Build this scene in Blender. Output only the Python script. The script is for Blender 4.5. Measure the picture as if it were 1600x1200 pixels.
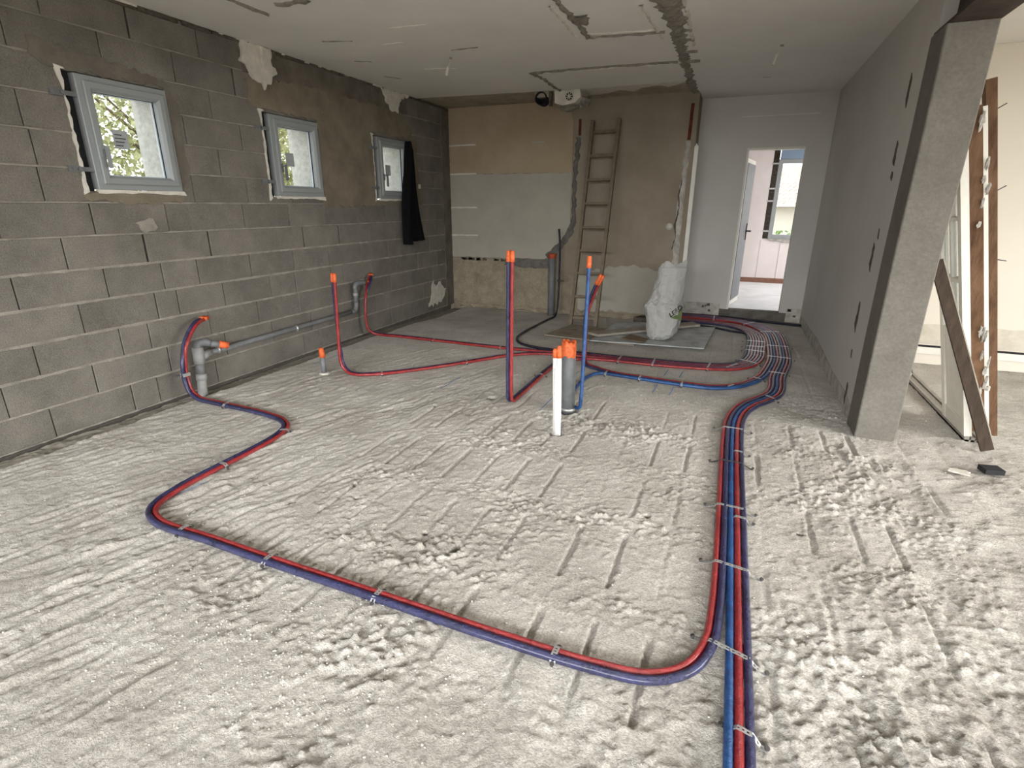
import bpy, math, random
import numpy as np
from mathutils import Vector, Matrix

# ------------------------------------------------------------------ scene, camera, light
for o in list(bpy.data.objects):
    bpy.data.objects.remove(o)
sc = bpy.context.scene
COL = sc.collection
random.seed(7)

CAM = Vector((3.8816, 0.0, 1.4235))
YAW, PITCH, ROLL, FPX = -0.38477, 0.32446, 0.0039, 829.7
cd = bpy.data.cameras.new('camera')
cd.sensor_fit = 'HORIZONTAL'; cd.sensor_width = 36.0
cd.lens = FPX / 1600.0 * 36.0
cd.clip_start = 0.05; cd.clip_end = 200
cam = bpy.data.objects.new('camera', cd); COL.objects.link(cam)
_f = Vector((math.sin(YAW)*math.cos(PITCH), math.cos(YAW)*math.cos(PITCH), -math.sin(PITCH)))
_r = Vector((math.cos(YAW), -math.sin(YAW), 0)); _u = _r.cross(_f)
_r2 = math.cos(ROLL)*_r + math.sin(ROLL)*_u; _u2 = -math.sin(ROLL)*_r + math.cos(ROLL)*_u
cam.matrix_world = Matrix(((_r2.x, _u2.x, -_f.x, CAM.x), (_r2.y, _u2.y, -_f.y, CAM.y), (_r2.z, _u2.z, -_f.z, CAM.z), (0, 0, 0, 1)))
sc.camera = cam

vs = sc.view_settings
vs.view_transform = 'Standard'; vs.look = 'None'; vs.exposure = 0.0; vs.gamma = 1.0; vs.use_curve_mapping = False
sc.cycles.use_denoising = True
sc.cycles.max_bounces = 10
sc.cycles.diffuse_bounces = 6

w = bpy.data.worlds.new('sky'); sc.world = w; w.use_nodes = True
bg = w.node_tree.nodes['Background']
bg.inputs[0].default_value = (0.93, 0.97, 1.0, 1); bg.inputs[1].default_value = 4.0   # even overcast sky

def area(name, loc, rot, sx, sy, power, col=(1, 1, 1), spread=math.pi):
    l = bpy.data.lights.new(name, 'AREA'); l.shape = 'RECTANGLE'; l.size = sx; l.size_y = sy
    l.energy = power; l.color = col; l.spread = spread
    o = bpy.data.objects.new(name, l); COL.objects.link(o); o.location = loc; o.rotation_euler = rot
    return o
R90 = math.pi/2
# daylight entering through the glazed bays behind the photographer and at the far right, plus a lamp added at an unseen far-room side opening
area('daylight_rear_sky', (4.6, -7.0, 3.2), (R90 - 0.36, 0, 0), 9.0, 2.0, 1850, (0.99, 1.0, 1.0))
area('daylight_side_sky', (13.0, 2.0, 3.0), (R90 - 0.32, 0, R90), 7.0, 2.0, 1250, (1.0, 0.97, 0.91))
area('daylight_rear_bay', (4.6, -2.85, 1.15), (R90 - 0.25, 0, 0), 6.6, 2.0, 16, (1.0, 1.0, 1.0))
area('daylight_side_bay', (8.8, 2.2, 1.15), (R90 - 0.25, 0, R90), 4.2, 2.0, 12, (1.0, 0.96, 0.88))
area('fill_far_room', (6.7, 9.2, 1.4), (R90 - 0.15, 0, R90), 2.0, 1.6, 52, (0.97, 0.98, 1.0))  # added fill lamp, out of view, to brighten the far room

# ------------------------------------------------------------------ materials
def s2l(c):
    return tuple((v/255/12.92 if v/255 <= 0.04045 else ((v/255+0.055)/1.055)**2.4) for v in c)

MATS = {}
def mat(name, col, rough=0.8, var=0.12, scale=6.0, bump=0.0, bscale=60.0, col2=None, spec=0.3, metal=0.0, rnd=0.0, stretch=(1, 1, 1),
        fine=0.0, fscale=120.0, clear=0.0):
    """procedural: world-position noise drives colour, fine speckle and bump; rnd = per-object tint"""
    if name in MATS: return MATS[name]
    m = bpy.data.materials.new(name); m.use_nodes = True
    nt = m.node_tree; N = nt.nodes; L = nt.links
    b = N['Principled BSDF']
    b.inputs['Roughness'].default_value = rough; b.inputs['Metallic'].default_value = metal
    b.inputs['Specular IOR Level'].default_value = spec
    if clear: b.inputs['Coat Weight'].default_value = clear; b.inputs['Coat Roughness'].default_value = 0.15
    geo = N.new('ShaderNodeNewGeometry')
    mp = N.new('ShaderNodeMapping'); mp.inputs['Scale'].default_value = stretch
    L.new(geo.outputs['Position'], mp.inputs['Vector'])
    n1 = N.new('ShaderNodeTexNoise'); n1.inputs['Scale'].default_value = scale; n1.inputs['Detail'].default_value = 6; n1.inputs['Roughness'].default_value = 0.65
    L.new(mp.outputs[0], n1.inputs['Vector'])
    rp = N.new('ShaderNodeValToRGB')
    c1 = [max(0, v*(1-var)) for v in col]
    c2 = list(col2) if col2 else [min(1, v*(1+var)) for v in col]
    rp.color_ramp.elements[0].position = 0.32; rp.color_ramp.elements[1].position = 0.68
    rp.color_ramp.elements[0].color = (*c1, 1); rp.color_ramp.elements[1].color = (*c2, 1)
    L.new(n1.outputs['Fac'], rp.inputs['Fac'])
    out = rp.outputs['Color']
    if fine:
        n2 = N.new('ShaderNodeTexNoise'); n2.inputs['Scale'].default_value = fscale; n2.inputs['Detail'].default_value = 3
        L.new(mp.outputs[0], n2.inputs['Vector'])
        mr = N.new('ShaderNodeMapRange'); mr.inputs['From Min'].default_value = 0.3; mr.inputs['From Max'].default_value = 0.7
        mr.inputs['To Min'].default_value = 1-fine; mr.inputs['To Max'].default_value = 1+fine
        L.new(n2.outputs['Fac'], mr.inputs['Value'])
        hm = N.new('ShaderNodeVectorMath'); hm.operation = 'SCALE'
        L.new(out, hm.inputs[0]); L.new(mr.outputs[0], hm.inputs['Scale']); out = hm.outputs[0]
    if rnd:
        oi = N.new('ShaderNodeObjectInfo')
        mr = N.new('ShaderNodeMapRange'); mr.inputs['To Min'].default_value = 1-rnd; mr.inputs['To Max'].default_value = 1+rnd
        L.new(oi.outputs['Random'], mr.inputs['Value'])
        hm = N.new('ShaderNodeVectorMath'); hm.operation = 'SCALE'
        L.new(out, hm.inputs[0]); L.new(mr.outputs[0], hm.inputs['Scale']); out = hm.outputs[0]
    L.new(out, b.inputs['Base Color'])
    if bump:
        n3 = N.new('ShaderNodeTexNoise'); n3.inputs['Scale'].default_value = bscale; n3.inputs['Detail'].default_value = 5; n3.inputs['Roughness'].default_value = 0.7
        L.new(mp.outputs[0], n3.inputs['Vector'])
        bp = N.new('ShaderNodeBump'); bp.inputs['Strength'].default_value = bump; bp.inputs['Distance'].default_value = 0.01
        L.new(n3.outputs['Fac'], bp.inputs['Height']); L.new(bp.outputs[0], b.inputs['Normal'])
    MATS[name] = m
    return m

M_FLOOR = mat('rough_screed', (0.475, 0.44, 0.395), 0.93, 0.15, 2.0, 1.0, 150, col2=(0.585, 0.555, 0.51), spec=0.15, fine=0.24, fscale=115)
M_STRIP = mat('shaded_mortar_strip', (0.23, 0.21, 0.175), 0.9, 0.2, 9, 0.4, 60, spec=0.15)  # mortar band; shade of the recess is painted into its dark colour
M_BLOCK = mat('concrete_block', (0.175, 0.160, 0.139), 0.95, 0.22, 3.0, 0.8, 140, spec=0.1, rnd=0.10, fine=0.16, fscale=110)
M_CORE = mat('wall_core', (0.10, 0.09, 0.08), 0.95, 0.2, 8, spec=0.05)
M_MORTAR = mat('mortar', (0.27, 0.25, 0.215), 0.95, 0.3, 5, 0.8, 90, spec=0.1)
M_RENDER = mat('cement_render', (0.175, 0.147, 0.108), 0.95, 0.2, 4, 0.6, 40, col2=(0.22, 0.188, 0.14), spec=0.1)
M_LINTEL = mat('lintel_concrete', (0.14, 0.123, 0.102), 0.95, 0.25, 5, 0.6, 60, spec=0.1)
M_PLASTER = mat('white_plaster', (0.56, 0.53, 0.47), 0.9, 0.15, 12, 0.5, 40, spec=0.15)
M_CEIL = mat('ceiling_paint', (0.67, 0.65, 0.61), 0.75, 0.06, 1.2, 0.15, 9, spec=0.25)
M_CEILRAW = mat('unpainted_ceiling', (0.36, 0.31, 0.245), 0.9, 0.2, 5, 0.3, 30, spec=0.1)
M_TRACE = mat('grey_mortar_trace', (0.22, 0.20, 0.17), 0.95, 0.3, 20, 0.9, 50, spec=0.1)
M_TAN = mat('tan_painted_wall', (0.35, 0.27, 0.18), 0.8, 0.14, 1.6, 0.2, 20, col2=(0.39, 0.315, 0.225), spec=0.2)
M_PALE = mat('pale_tile_backing', (0.34, 0.315, 0.265), 0.8, 0.08, 2.5, 0.2, 20, spec=0.2)
M_RAWWALL = mat('raw_concrete_wall', (0.26, 0.22, 0.16), 0.95, 0.22, 7, 0.8, 60, spec=0.1, fine=0.12, fscale=60)
M_BEIGE = mat('beige_plaster_wall', (0.25, 0.205, 0.15), 0.85, 0.16, 1.4, 0.25, 25, col2=(0.29, 0.25, 0.195), spec=0.15)
M_CEMENT = mat('dark_cement_patch', (0.135, 0.125, 0.115), 0.95, 0.25, 14, 0.7, 50, spec=0.1)
M_WHITE = mat('white_painted_wall', (0.50, 0.48, 0.45), 0.75, 0.06, 1.3, 0.12, 12, spec=0.25)
M_STAIN = mat('bare_wall_base', (0.40, 0.375, 0.335), 0.9, 0.35, 9, 0.4, 40, spec=0.1)
M_DARKBASE = mat('dark_slab_edge', (0.12, 0.11, 0.095), 0.95, 0.3, 12, 0.6, 50, spec=0.1)
M_PILLAR = mat('cast_concrete', (0.16, 0.147, 0.128), 0.9, 0.12, 4, 0.45, 55, spec=0.15, fine=0.1, fscale=60)
M_BEAM = mat('dark_steel', (0.045, 0.032, 0.025), 0.7, 0.4, 9, 0.4, 40, spec=0.3)
M_CREAM = mat('cream_wall', (0.64, 0.59, 0.51), 0.7, 0.03, 1.0, 0.05, 20, spec=0.2)
M_CREAMSTAIN = mat('stained_cream', (0.50, 0.45, 0.365), 0.8, 0.12, 6, 0.1, 30, spec=0.15, col2=(0.60, 0.555, 0.47))
M_CHIPSHADE = mat('chip_and_shade_dark', (0.10, 0.085, 0.07), 0.95, 0.4, 25, 0.8, 60, spec=0.1)
M_PVC = mat('grey_white_pvc', (0.235, 0.25, 0.252), 0.4, 0.04, 3, spec=0.4)
M_PVCIN = mat('pale_spacer', (0.72, 0.76, 0.82), 0.4, 0.03, 3, spec=0.4)
M_BLACK = mat('black_gasket', (0.012, 0.012, 0.014), 0.7, 0.2, 6, spec=0.2)
M_ZINC = mat('galvanised_steel', (0.40, 0.40, 0.395), 0.38, 0.15, 40, 0.1, 90, spec=0.5, metal=0.5)
M_NAIL = mat('dark_nail', (0.05, 0.045, 0.045), 0.5, 0.2, 30, spec=0.4)
M_STICK = mat('grey_sticker', (0.33, 0.35, 0.36), 0.6, 0.1, 40, spec=0.3)
M_FABRIC = mat('black_cloth', (0.006, 0.006, 0.007), 0.95, 0.3, 30, 0.4, 90, spec=0.1)
PB, PS = 0.8, 105
M_RED = mat('red_sleeve', s2l((136, 14, 21)), 0.2, 0.25, 16, PB, PS, spec=0.6, col2=s2l((154, 38, 40)), clear=0.4)
M_NAVY = mat('navy_sleeve', s2l((15, 17, 56)), 0.2, 0.25, 16, PB, PS, spec=0.6, col2=s2l((42, 44, 90)), clear=0.4)
M_BLUE = mat('blue_sleeve', s2l((16, 54, 108)), 0.24, 0.2, 16, PB*0.7, PS, spec=0.6, col2=s2l((36, 82, 136)))
M_DNAVY = mat('dark_navy_sleeve', s2l((14, 15, 36)), 0.2, 0.25, 28, PB, PS, spec=0.5)
M_ORANGE = mat('orange_tape', s2l((208, 82, 36)), 0.5, 0.18, 60, 0.4, 110, spec=0.35, col2=s2l((224, 116, 66)))
M_DORANGE = mat('rust_orange_cap', s2l((168, 74, 44)), 0.6, 0.15, 60, 0.3, 110, spec=0.3)
M_GREYPVC = mat('grey_waste_pvc', (0.135, 0.14, 0.145), 0.5, 0.18, 14, 0.1, 60, spec=0.4)
M_LGREYPVC = mat('dusty_grey_pvc', (0.27, 0.27, 0.265), 0.6, 0.12, 14, 0.1, 60, spec=0.35)
M_WHITEPIPE = mat('white_insulation', (0.70, 0.70, 0.68), 0.6, 0.06, 30, 0.5, 120, spec=0.3)
M_LADDER = mat('weathered_wood', (0.155, 0.125, 0.09), 0.8, 0.2, 20, 0.3, 60, spec=0.2)
M_BAG = mat('white_woven_bag', (0.37, 0.365, 0.345), 0.5, 0.05, 9, 0.35, 240, spec=0.35)
M_GREEN = mat('green_print', (0.11, 0.15, 0.06), 0.6, 0.1, 20, spec=0.3)
M_INK = mat('dark_print', (0.02, 0.022, 0.018), 0.6, 0.1, 20, spec=0.3)
M_SHEET = mat('grey_fibre_sheet', (0.36, 0.37, 0.37), 0.7, 0.3, 7, 0.2, 40, spec=0.3)
M_DSHEET = mat('dirty_hardboard', (0.24, 0.205, 0.16), 0.85, 0.3, 9, 0.3, 40, spec=0.15)
M_PLANK = mat('dusty_plank', (0.30, 0.27, 0.225), 0.85, 0.2, 10, 0.3, 50, spec=0.15, stretch=(1, 3, 1))
M_CARD = mat('brown_cardboard', (0.17, 0.125, 0.085), 0.9, 0.2, 9, 0.1, 40, spec=0.1)
M_TIMBER = mat('red_brown_timber', (0.115, 0.056, 0.028), 0.8, 0.45, 8, 0.5, 40, spec=0.15, stretch=(2, 2, 0.5), col2=(0.165, 0.095, 0.055))
M_DPLANK = mat('dark_weathered_plank', (0.05, 0.035, 0.025), 0.85, 0.35, 14, 0.4, 50, spec=0.2, stretch=(2, 2, 0.4))
M_DOORW = mat('old_white_joinery', (0.66, 0.635, 0.57), 0.5, 0.07, 6, 0.1, 40, spec=0.35)
M_RUST = mat('rusty_red_iron', (0.095, 0.025, 0.014), 0.8, 0.3, 20, 0.3, 60, spec=0.2)
M_SKIRT = mat('brown_skirting_tile', (0.16, 0.075, 0.045), 0.5, 0.2, 10, spec=0.4)
M_PINK = mat('far_room_wall', (0.60, 0.545, 0.53), 0.85, 0.06, 2, 0.1, 20, spec=0.15)
M_FARFLOOR = mat('far_room_floor', (0.72, 0.715, 0.72), 0.8, 0.1, 4, 0.2, 30, spec=0.2)
M_SHUT = mat('blue_grey_shutter_box', (0.17, 0.235, 0.32), 0.5, 0.05, 4, spec=0.3)
M_STUCCO = mat('outdoor_stucco', (0.62, 0.60, 0.55), 0.95, 0.2, 22, 0.7, 60, spec=0.1)
M_LEAF = mat('pale_leaves', (0.28, 0.31, 0.11), 0.7, 0.4, 3, spec=0.2, col2=(0.55, 0.53, 0.30))  # pale yellow-green foliage colour
M_LEAF2 = mat('hedge_leaves', (0.12, 0.24, 0.05), 0.7, 0.4, 4, spec=0.2, col2=(0.3, 0.42, 0.12))
M_BARK = mat('bark', (0.12, 0.09, 0.06), 0.9, 0.3, 10, spec=0.1)
M_TILE = mat('clay_roof_tile', (0.52, 0.36, 0.28), 0.85, 0.3, 5, spec=0.15, col2=(0.62, 0.52, 0.44))
M_GROUND = mat('outdoor_ground', (0.35, 0.32, 0.26), 0.95, 0.2, 2, spec=0.1)
M_RUBBER = mat('black_rubber', (0.02, 0.02, 0.022), 0.7, 0.2, 20, spec=0.2)
M_CHALK = mat('blue_chalk', (0.16, 0.26, 0.42), 0.9, 0.3, 60, spec=0.1)
M_STONE = mat('pale_rubble', (0.52, 0.495, 0.455), 0.95, 0.2, 30, 0.5, 60, spec=0.1)
M_FOAM = mat('grey_plaster_crust', (0.33, 0.31, 0.28), 0.95, 0.3, 20, 0.8, 50, spec=0.1)
M_LOOP = mat('alu_track', (0.30, 0.28, 0.25), 0.55, 0.2, 10, spec=0.4, metal=0.3)

gm = bpy.data.materials.new('window_glass'); gm.use_nodes = True
_n = gm.node_tree.nodes; _l = gm.node_tree.links; _n.remove(_n['Principled BSDF'])
_t = _n.new('ShaderNodeBsdfTransparent'); _t.inputs[0].default_value = (0.93, 0.95, 0.95, 1)
_g = _n.new('ShaderNodeBsdfGlossy'); _g.inputs['Roughness'].default_value = 0.02
_lw = _n.new('ShaderNodeLayerWeight'); _pw = _n.new('ShaderNodeMath'); _pw.operation = 'POWER'; _pw.inputs[1].default_value = 5.0; _l.new(_lw.outputs['Facing'], _pw.inputs[0])
_fr = _n.new('ShaderNodeMath'); _fr.operation = 'MULTIPLY_ADD'; _fr.inputs[1].default_value = 0.9; _fr.inputs[2].default_value = 0.04; _l.new(_pw.outputs[0], _fr.inputs[0])
_mx = _n.new('ShaderNodeMixShader'); _l.new(_fr.outputs[0], _mx.inputs[0]); _l.new(_t.outputs[0], _mx.inputs[1]); _l.new(_g.outputs[0], _mx.inputs[2])
_l.new(_mx.outputs[0], _n['Material Output'].inputs[0])
M_GLASS = gm

# ------------------------------------------------------------------ mesh helpers
class MB:
    def __init__(s): s.v = []; s.f = []
    def quad(s, a, b, c, d):
        n = len(s.v); s.v += [tuple(a), tuple(b), tuple(c), tuple(d)]; s.f.append((n, n+1, n+2, n+3)); return s
    def box(s, x0, x1, y0, y1, z0, z1):
        return s.obox((x0, y0, z0), (1, 0, 0), (0, 1, 0), (0, 0, 1), 0, x1-x0, 0, y1-y0, 0, z1-z0)
    def obox(s, o, a, b, c, a0, a1, b0, b1, c0, c1):
        o, a, b, c = Vector(o), Vector(a), Vector(b), Vector(c); n = len(s.v)
        for i in (a0, a1):
            for j in (b0, b1):
                for k in (c0, c1): s.v.append(tuple(o + a*i + b*j + c*k))
        fl = [(0, 1, 3, 2), (4, 6, 7, 5), (0, 4, 5, 1), (2, 3, 7, 6), (0, 2, 6, 4), (1, 5, 7, 3)]
        if a.cross(b).dot(c) * (a1-a0) * (b1-b0) * (c1-c0) < 0: fl = [t[::-1] for t in fl]
        s.f += [tuple(n+i for i in t) for t in fl]; return s
    def prism(s, pts, o, a, b, c, d0, d1):
        """polygon pts (2-D in a,b) extruded along c from d0 to d1"""
        o, a, b, c = Vector(o), Vector(a), Vector(b), Vector(c); n = len(s.v); m = len(pts)
        for d in (d0, d1):
            for p in pts: s.v.append(tuple(o + a*p[0] + b*p[1] + c*d))
        s.f.append(tuple(range(n+m-1, n-1, -1))); s.f.append(tuple(range(n+m, n+2*m)))
        for i in range(m):
            j = (i+1) % m; s.f.append((n+i, n+j, n+m+j, n+m+i))
        return s
    def tube(s, pts, r, n=10, caps=True, jit=0.0, seed=0):
        P = [Vector(p) for p in pts]; k = len(P); rad = r if isinstance(r, (list, tuple)) else [r]*k
        T = [(P[min(i+1, k-1)] - P[max(i-1, 0)]).normalized() for i in range(k)]
        up = Vector((0, 0, 1)) if abs(T[0].z) < 0.9 else Vector((1, 0, 0))
        U = (up - T[0]*up.dot(T[0])).normalized(); rg = random.Random(seed); b0 = len(s.v)
        for i in range(k):
            if i: U = (U - T[i]*U.dot(T[i])).normalized()
            V = T[i].cross(U)
            for j in range(n):
                a = 2*math.pi*j/n; q = rad[i]*(1 + (rg.uniform(-jit, jit) if jit else 0))
                s.v.append(tuple(P[i] + U*(q*math.cos(a)) + V*(q*math.sin(a))))
        for i in range(k-1):
            for j in range(n):
                j2 = (j+1) % n
                s.f.append((b0+i*n+j, b0+i*n+j2, b0+(i+1)*n+j2, b0+(i+1)*n+j))
        if caps:
            s.f.append(tuple(b0+j for j in range(n-1, -1, -1))); s.f.append(tuple(b0+(k-1)*n+j for j in range(n)))
        return s
    def cyl(s, p, q, r, n=12): return s.tube([p, q], r, n)
    def blob(s, c, rx, ry, rz, seed=0, jit=0.25, nu=10, nv=6):
        rg = random.Random(seed); n = len(s.v); c = Vector(c)
        s.v.append(tuple(c + Vector((0, 0, -rz))))
        for i in range(1, nv):
            th = math.pi*i/nv
            for j in range(nu):
                a = 2*math.pi*j/nu; q = 1 + rg.uniform(-jit, jit)
                s.v.append((c.x + rx*q*math.sin(th)*math.cos(a), c.y + ry*q*math.sin(th)*math.sin(a), c.z - rz*q*math.cos(th)))
        s.v.append(tuple(c + Vector((0, 0, rz)))); top = len(s.v)-1
        for j in range(nu):
            j2 = (j+1) % nu
            s.f.append((n, n+1+j2, n+1+j)); s.f.append((top, top-nu+j, top-nu+j2))
            for i in range(nv-2):
                a = n+1+i*nu; s.f.append((a+j, a+j2, a+nu+j2, a+nu+j))
        return s
    def mesh(s, name, smooth=False):
        me = bpy.data.meshes.new(name); me.from_pydata(s.v, [], s.f); me.update()
        if smooth: me.polygons.foreach_set('use_smooth', [True]*len(me.polygons))
        return me

def link(name, me, m, parent=None):
    o = bpy.data.objects.new(name, me)
    if m is not None and not me.materials: me.materials.append(m)
    COL.objects.link(o)
    if parent: o.parent = parent; o.matrix_parent_inverse = Matrix.Identity(4) if parent.location.length == 0 else Matrix.Translation(-parent.location)
    return o
def build(name, mb, m, parent=None, smooth=False): return link(name, mb.mesh(name, smooth), m, parent)
def tag(o, label=None, cat=None, group=None, kind=None):
    if label: o['label'] = label
    if cat: o['category'] = cat
    if group: o['group'] = group
    if kind: o['kind'] = kind
    return o
def thing(name, loc, label, cat, group=None, kind=None):
    o = bpy.data.objects.new(name, None); o.empty_display_size = 0.1; COL.objects.link(o); o.location = loc
    return tag(o, label, cat, group, kind)
def struct(name, mb, m, label=None, smooth=False):
    o = build(name, mb, m, None, smooth); o['kind'] = 'structure'
    if label: o['label'] = label
    return o

def ragged(pts, step=0.04, amp=0.015, seed=1):
    rg = random.Random(seed); out = []
    for i, p in enumerate(pts):
        q = pts[(i+1) % len(pts)]; d = math.hypot(q[0]-p[0], q[1]-p[1]); k = max(1, int(d/step))
        nx, ny = (q[1]-p[1])/max(d, 1e-6), -(q[0]-p[0])/max(d, 1e-6)
        for j in range(k):
            t = j/k; a = rg.uniform(-amp, amp)
            out.append((p[0]+(q[0]-p[0])*t + nx*a, p[1]+(q[1]-p[1])*t + ny*a))
    return out
def ribbon(pts, widths, step=0.04, amp=0.01, seed=1):
    """2-D polyline with widths -> ragged closed polygon"""
    rg = random.Random(seed); L, Rr = [], []
    P = []
    for i in range(len(pts)-1):
        p, q = pts[i], pts[i+1]; d = math.hypot(q[0]-p[0], q[1]-p[1]); k = max(1, int(d/step))
        for j in range(k):
            t = j/k; P.append((p[0]+(q[0]-p[0])*t, p[1]+(q[1]-p[1])*t, widths[i]+(widths[i+1]-widths[i])*t))
    P.append((*pts[-1], widths[-1]))
    for i, p in enumerate(P):
        a, b = P[max(0, i-1)], P[min(len(P)-1, i+1)]; dx, dy = b[0]-a[0], b[1]-a[1]; d = math.hypot(dx, dy) or 1
        nx, ny = -dy/d, dx/d
        L.append((p[0]+nx*(p[2]/2+rg.uniform(-amp, amp)), p[1]+ny*(p[2]/2+rg.uniform(-amp, amp))))
        Rr.append((p[0]-nx*(p[2]/2+rg.uniform(-amp, amp)), p[1]-ny*(p[2]/2+rg.uniform(-amp, amp))))
    return L + Rr[::-1]
def strip_mesh(mb, pts, widths, z0, z1, seed, step=0.04, amp=0.012, plane='ceil', base=0.0, lump=0.006):
    """rough mortar trace: ragged strip built quad by quad with uneven height"""
    rg = random.Random(seed)
    poly = ribbon(pts, widths, step, amp, seed); k = len(poly)//2
    L, Rr = poly[:k], poly[k:][::-1]
    rows = []
    for i in range(k):
        a, b = L[i], Rr[i]; row = []
        for j, t in enumerate((0, 0.3, 0.7, 1)):
            h = z0 if j in (0, 3) else z1 + rg.uniform(-lump, lump)
            row.append((a[0]+(b[0]-a[0])*t, a[1]+(b[1]-a[1])*t, h))
        rows.append(row)
    n = len(mb.v)
    for r_ in rows:
        for p in r_:
            mb.v.append((p[0], p[1], p[2]) if plane == 'ceil' else (p[0], base - p[2], p[1]))
    for i in range(k-1):
        for j in range(3):
            mb.f.append((n+i*4+j, n+i*4+j+1, n+(i+1)*4+j+1, n+(i+1)*4+j))

# ------------------------------------------------------------------ floor height field
RNG = np.random.default_rng(3)
_LAT = {}
def vnoise(x, y, sx, sy, seed):
    if seed not in _LAT: _LAT[seed] = np.random.default_rng(seed).random((256, 256))
    t = _LAT[seed]; u = x/sx; v = y/sy
    i = np.floor(u).astype(int); j = np.floor(v).astype(int); fu = u-i; fv = v-j
    fu = fu*fu*(3-2*fu); fv = fv*fv*(3-2*fv); i &= 255; j &= 255; i2 = (i+1) & 255; j2 = (j+1) & 255
    return (t[i, j]*(1-fu)*(1-fv) + t[i2, j]*fu*(1-fv) + t[i, j2]*(1-fu)*fv + t[i2, j2]*fu*fv)*2-1
def sst(a, b, x):
    t = np.clip((x-a)/(b-a), 0, 1); return t*t*(3-2*t)
def low(x, y):
    x = np.asarray(x, float); y = np.asarray(y, float)
    return 0.006*vnoise(x, y, 0.9, 0.9, 11) + 0.003*vnoise(x, y, 0.3, 0.3, 12) - 0.045*sst(5.2, 7.0, y)*(1-sst(2.2, 3.2, x))
HOLES = [(2.28, 3.55, .035, .05), (2.95, 3.09, .045, .06), (2.89, 3.53, .078, .06), (1.975, 1.765, .014, .08), (2.155, 2.03, .014, .08), (2.25, 1.92, .013, .06), (2.725, 1.80, .013, .06), (3.65, 2.32, .014, .06), (4.49, 2.91, .014, .05), (1.96, 3.22, .012, .04), (4.32, 2.43, .012, .05)]
GX = [1.57, 1.77, 1.97, 2.16, 2.34, 2.535, 2.725, 2.915, 3.11, 3.385, 3.585, 3.775, 3.97, 4.16, 4.37, 4.56, 4.71, 5.0, 5.2]
SLOT = [(1.18, 1.54), (1.74, 2.11), (2.30, 2.68), (2.87, 3.25), (3.44, 3.8)]
GROWS = [1.08, 1.64, 2.205, 2.775, 3.345]
def height(x, y):
    h = low(x, y)
    xx = x + 0.0025*vnoise(x, y, .05, .05, 31) + 0.002*vnoise(x, y, .02, .02, 33); yy = y + 0.03*vnoise(x, y, .25, .25, 32)
    rgt = sst(4.1, 4.5, x)*(1-0.6*sst(3.4, 4.4, y)); mid = sst(1.9, 2.5, x)*(1-sst(3.3, 4.0, y))
    pm = np.clip(vnoise(x, y, .42, .42, 21)*1.3 + vnoise(x, y, .15, .15, 22)*0.7, -1, 1)
    band = np.zeros_like(x)
    for g in GROWS: band = np.maximum(band, np.exp(-((yy-g)/0.075)**2))
    near = 1-sst(3.6, 5.2, y)
    crumb = np.clip(0.13 + 0.10*near + 0.60*rgt*(.6+.4*pm) + 0.42*np.clip(pm-0.05, 0, 1)*(0.25+mid) + 0.65*band*mid*(0.7+pm*0.5), 0.08, 1.15)
    c1 = vnoise(x, y, .060, .060, 23); c2 = vnoise(x+y*.3, y-x*.3, .030, .030, 24); c3 = vnoise(x-.5*y, y+.5*x, .0175, .0175, 25)
    grain = np.clip(c3+.1, 0, 1)**1.3*1.3 + .35*RNG.random(x.shape)
    h = h + crumb*(0.005*c1 + 0.010*np.clip(c2, 0, 1)**1.2*(.3+grain) - 0.006*np.clip(-c2-.15, 0, 1) + 0.0075*(grain-.4)) + .0008*(grain-.4)
    h = h + 0.009*rgt*vnoise(x, y, .10, .16, 26)
    # trowel streaks along the block wall and in the left foreground
    lft = 1-sst(1.9, 2.9, x); lft = lft*(1-0.7*sst(3.0, 4.4, y)); a = -0.275
    xs = x*math.cos(a)+y*math.sin(a) + .02*vnoise(x, y, .2, .2, 46); ys = y*math.cos(a)-x*math.sin(a)
    st = vnoise(xs, ys, .030, .17, 41); st2 = vnoise(xs, ys, .016, .05, 42); st3 = 1-np.abs(vnoise(xs, ys, .11, .6, 43)); st4 = np.abs(vnoise(xs, ys, .045, .10, 47))
    pl_ = .45 + .55*sst(-.3, .5, vnoise(x, y, .35, .35, 48))
    h = h + lft*pl_*(0.0052*st + 0.0046*st2 + 0.007*(st3**6-.2) + .004*st4*st)
    # drag marks in the right and centre foreground
    b_ = 0.2; xr = x*math.cos(b_)+y*math.sin(b_); yr = y*math.cos(b_)-x*math.sin(b_)
    fr = sst(4.05, 4.25, x)*(1-sst(1.8, 2.3, y)); h = h + fr*(0.012*(1-np.abs(vnoise(xr, yr, .07, .45, 44)))**3 + .007*np.abs(vnoise(xr, yr, .035, .06, 49)))
    b_ = 0.5; xr = x*math.cos(b_)+y*math.sin(b_); yr = y*math.cos(b_)-x*math.sin(b_)
    cf = sst(2.6, 3.0, x)*(1-sst(1.15, 1.4, y)); h = h + cf*0.016*np.clip(vnoise(xr, yr, .09, .30, 45), -1, .25)
    # slots between the ribs of the hollow floor blocks
    gate = (1-sst(3.7, 4.2, y))*(0.2+0.8*sst(1.8, 2.1, x))
    for k, g in enumerate(GX):
        for q, (s0, s1) in enumerate(SLOT):
            rr_ = random.Random(k*31+q); w_ = rr_.choice([.15, .5, .8, 1, 1]) if g < 4.3 else rr_.choice([.1, .3, .6, .9]); hw = rr_.uniform(.006, .011)
            if y.min() > s1+.1 or y.max() < s0-.1: continue
            ins = sst(s0-.02, s0+.02, y)*(1-sst(s1-.02, s1+.02, y)); pr = 1-sst(hw*.8, hw*1.5, np.abs(xx-g))
            h = h*(1-gate*w_*ins*pr*.85) - gate*w_*ins*pr*0.013
    fade = sst(3.6, 5, y)
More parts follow.
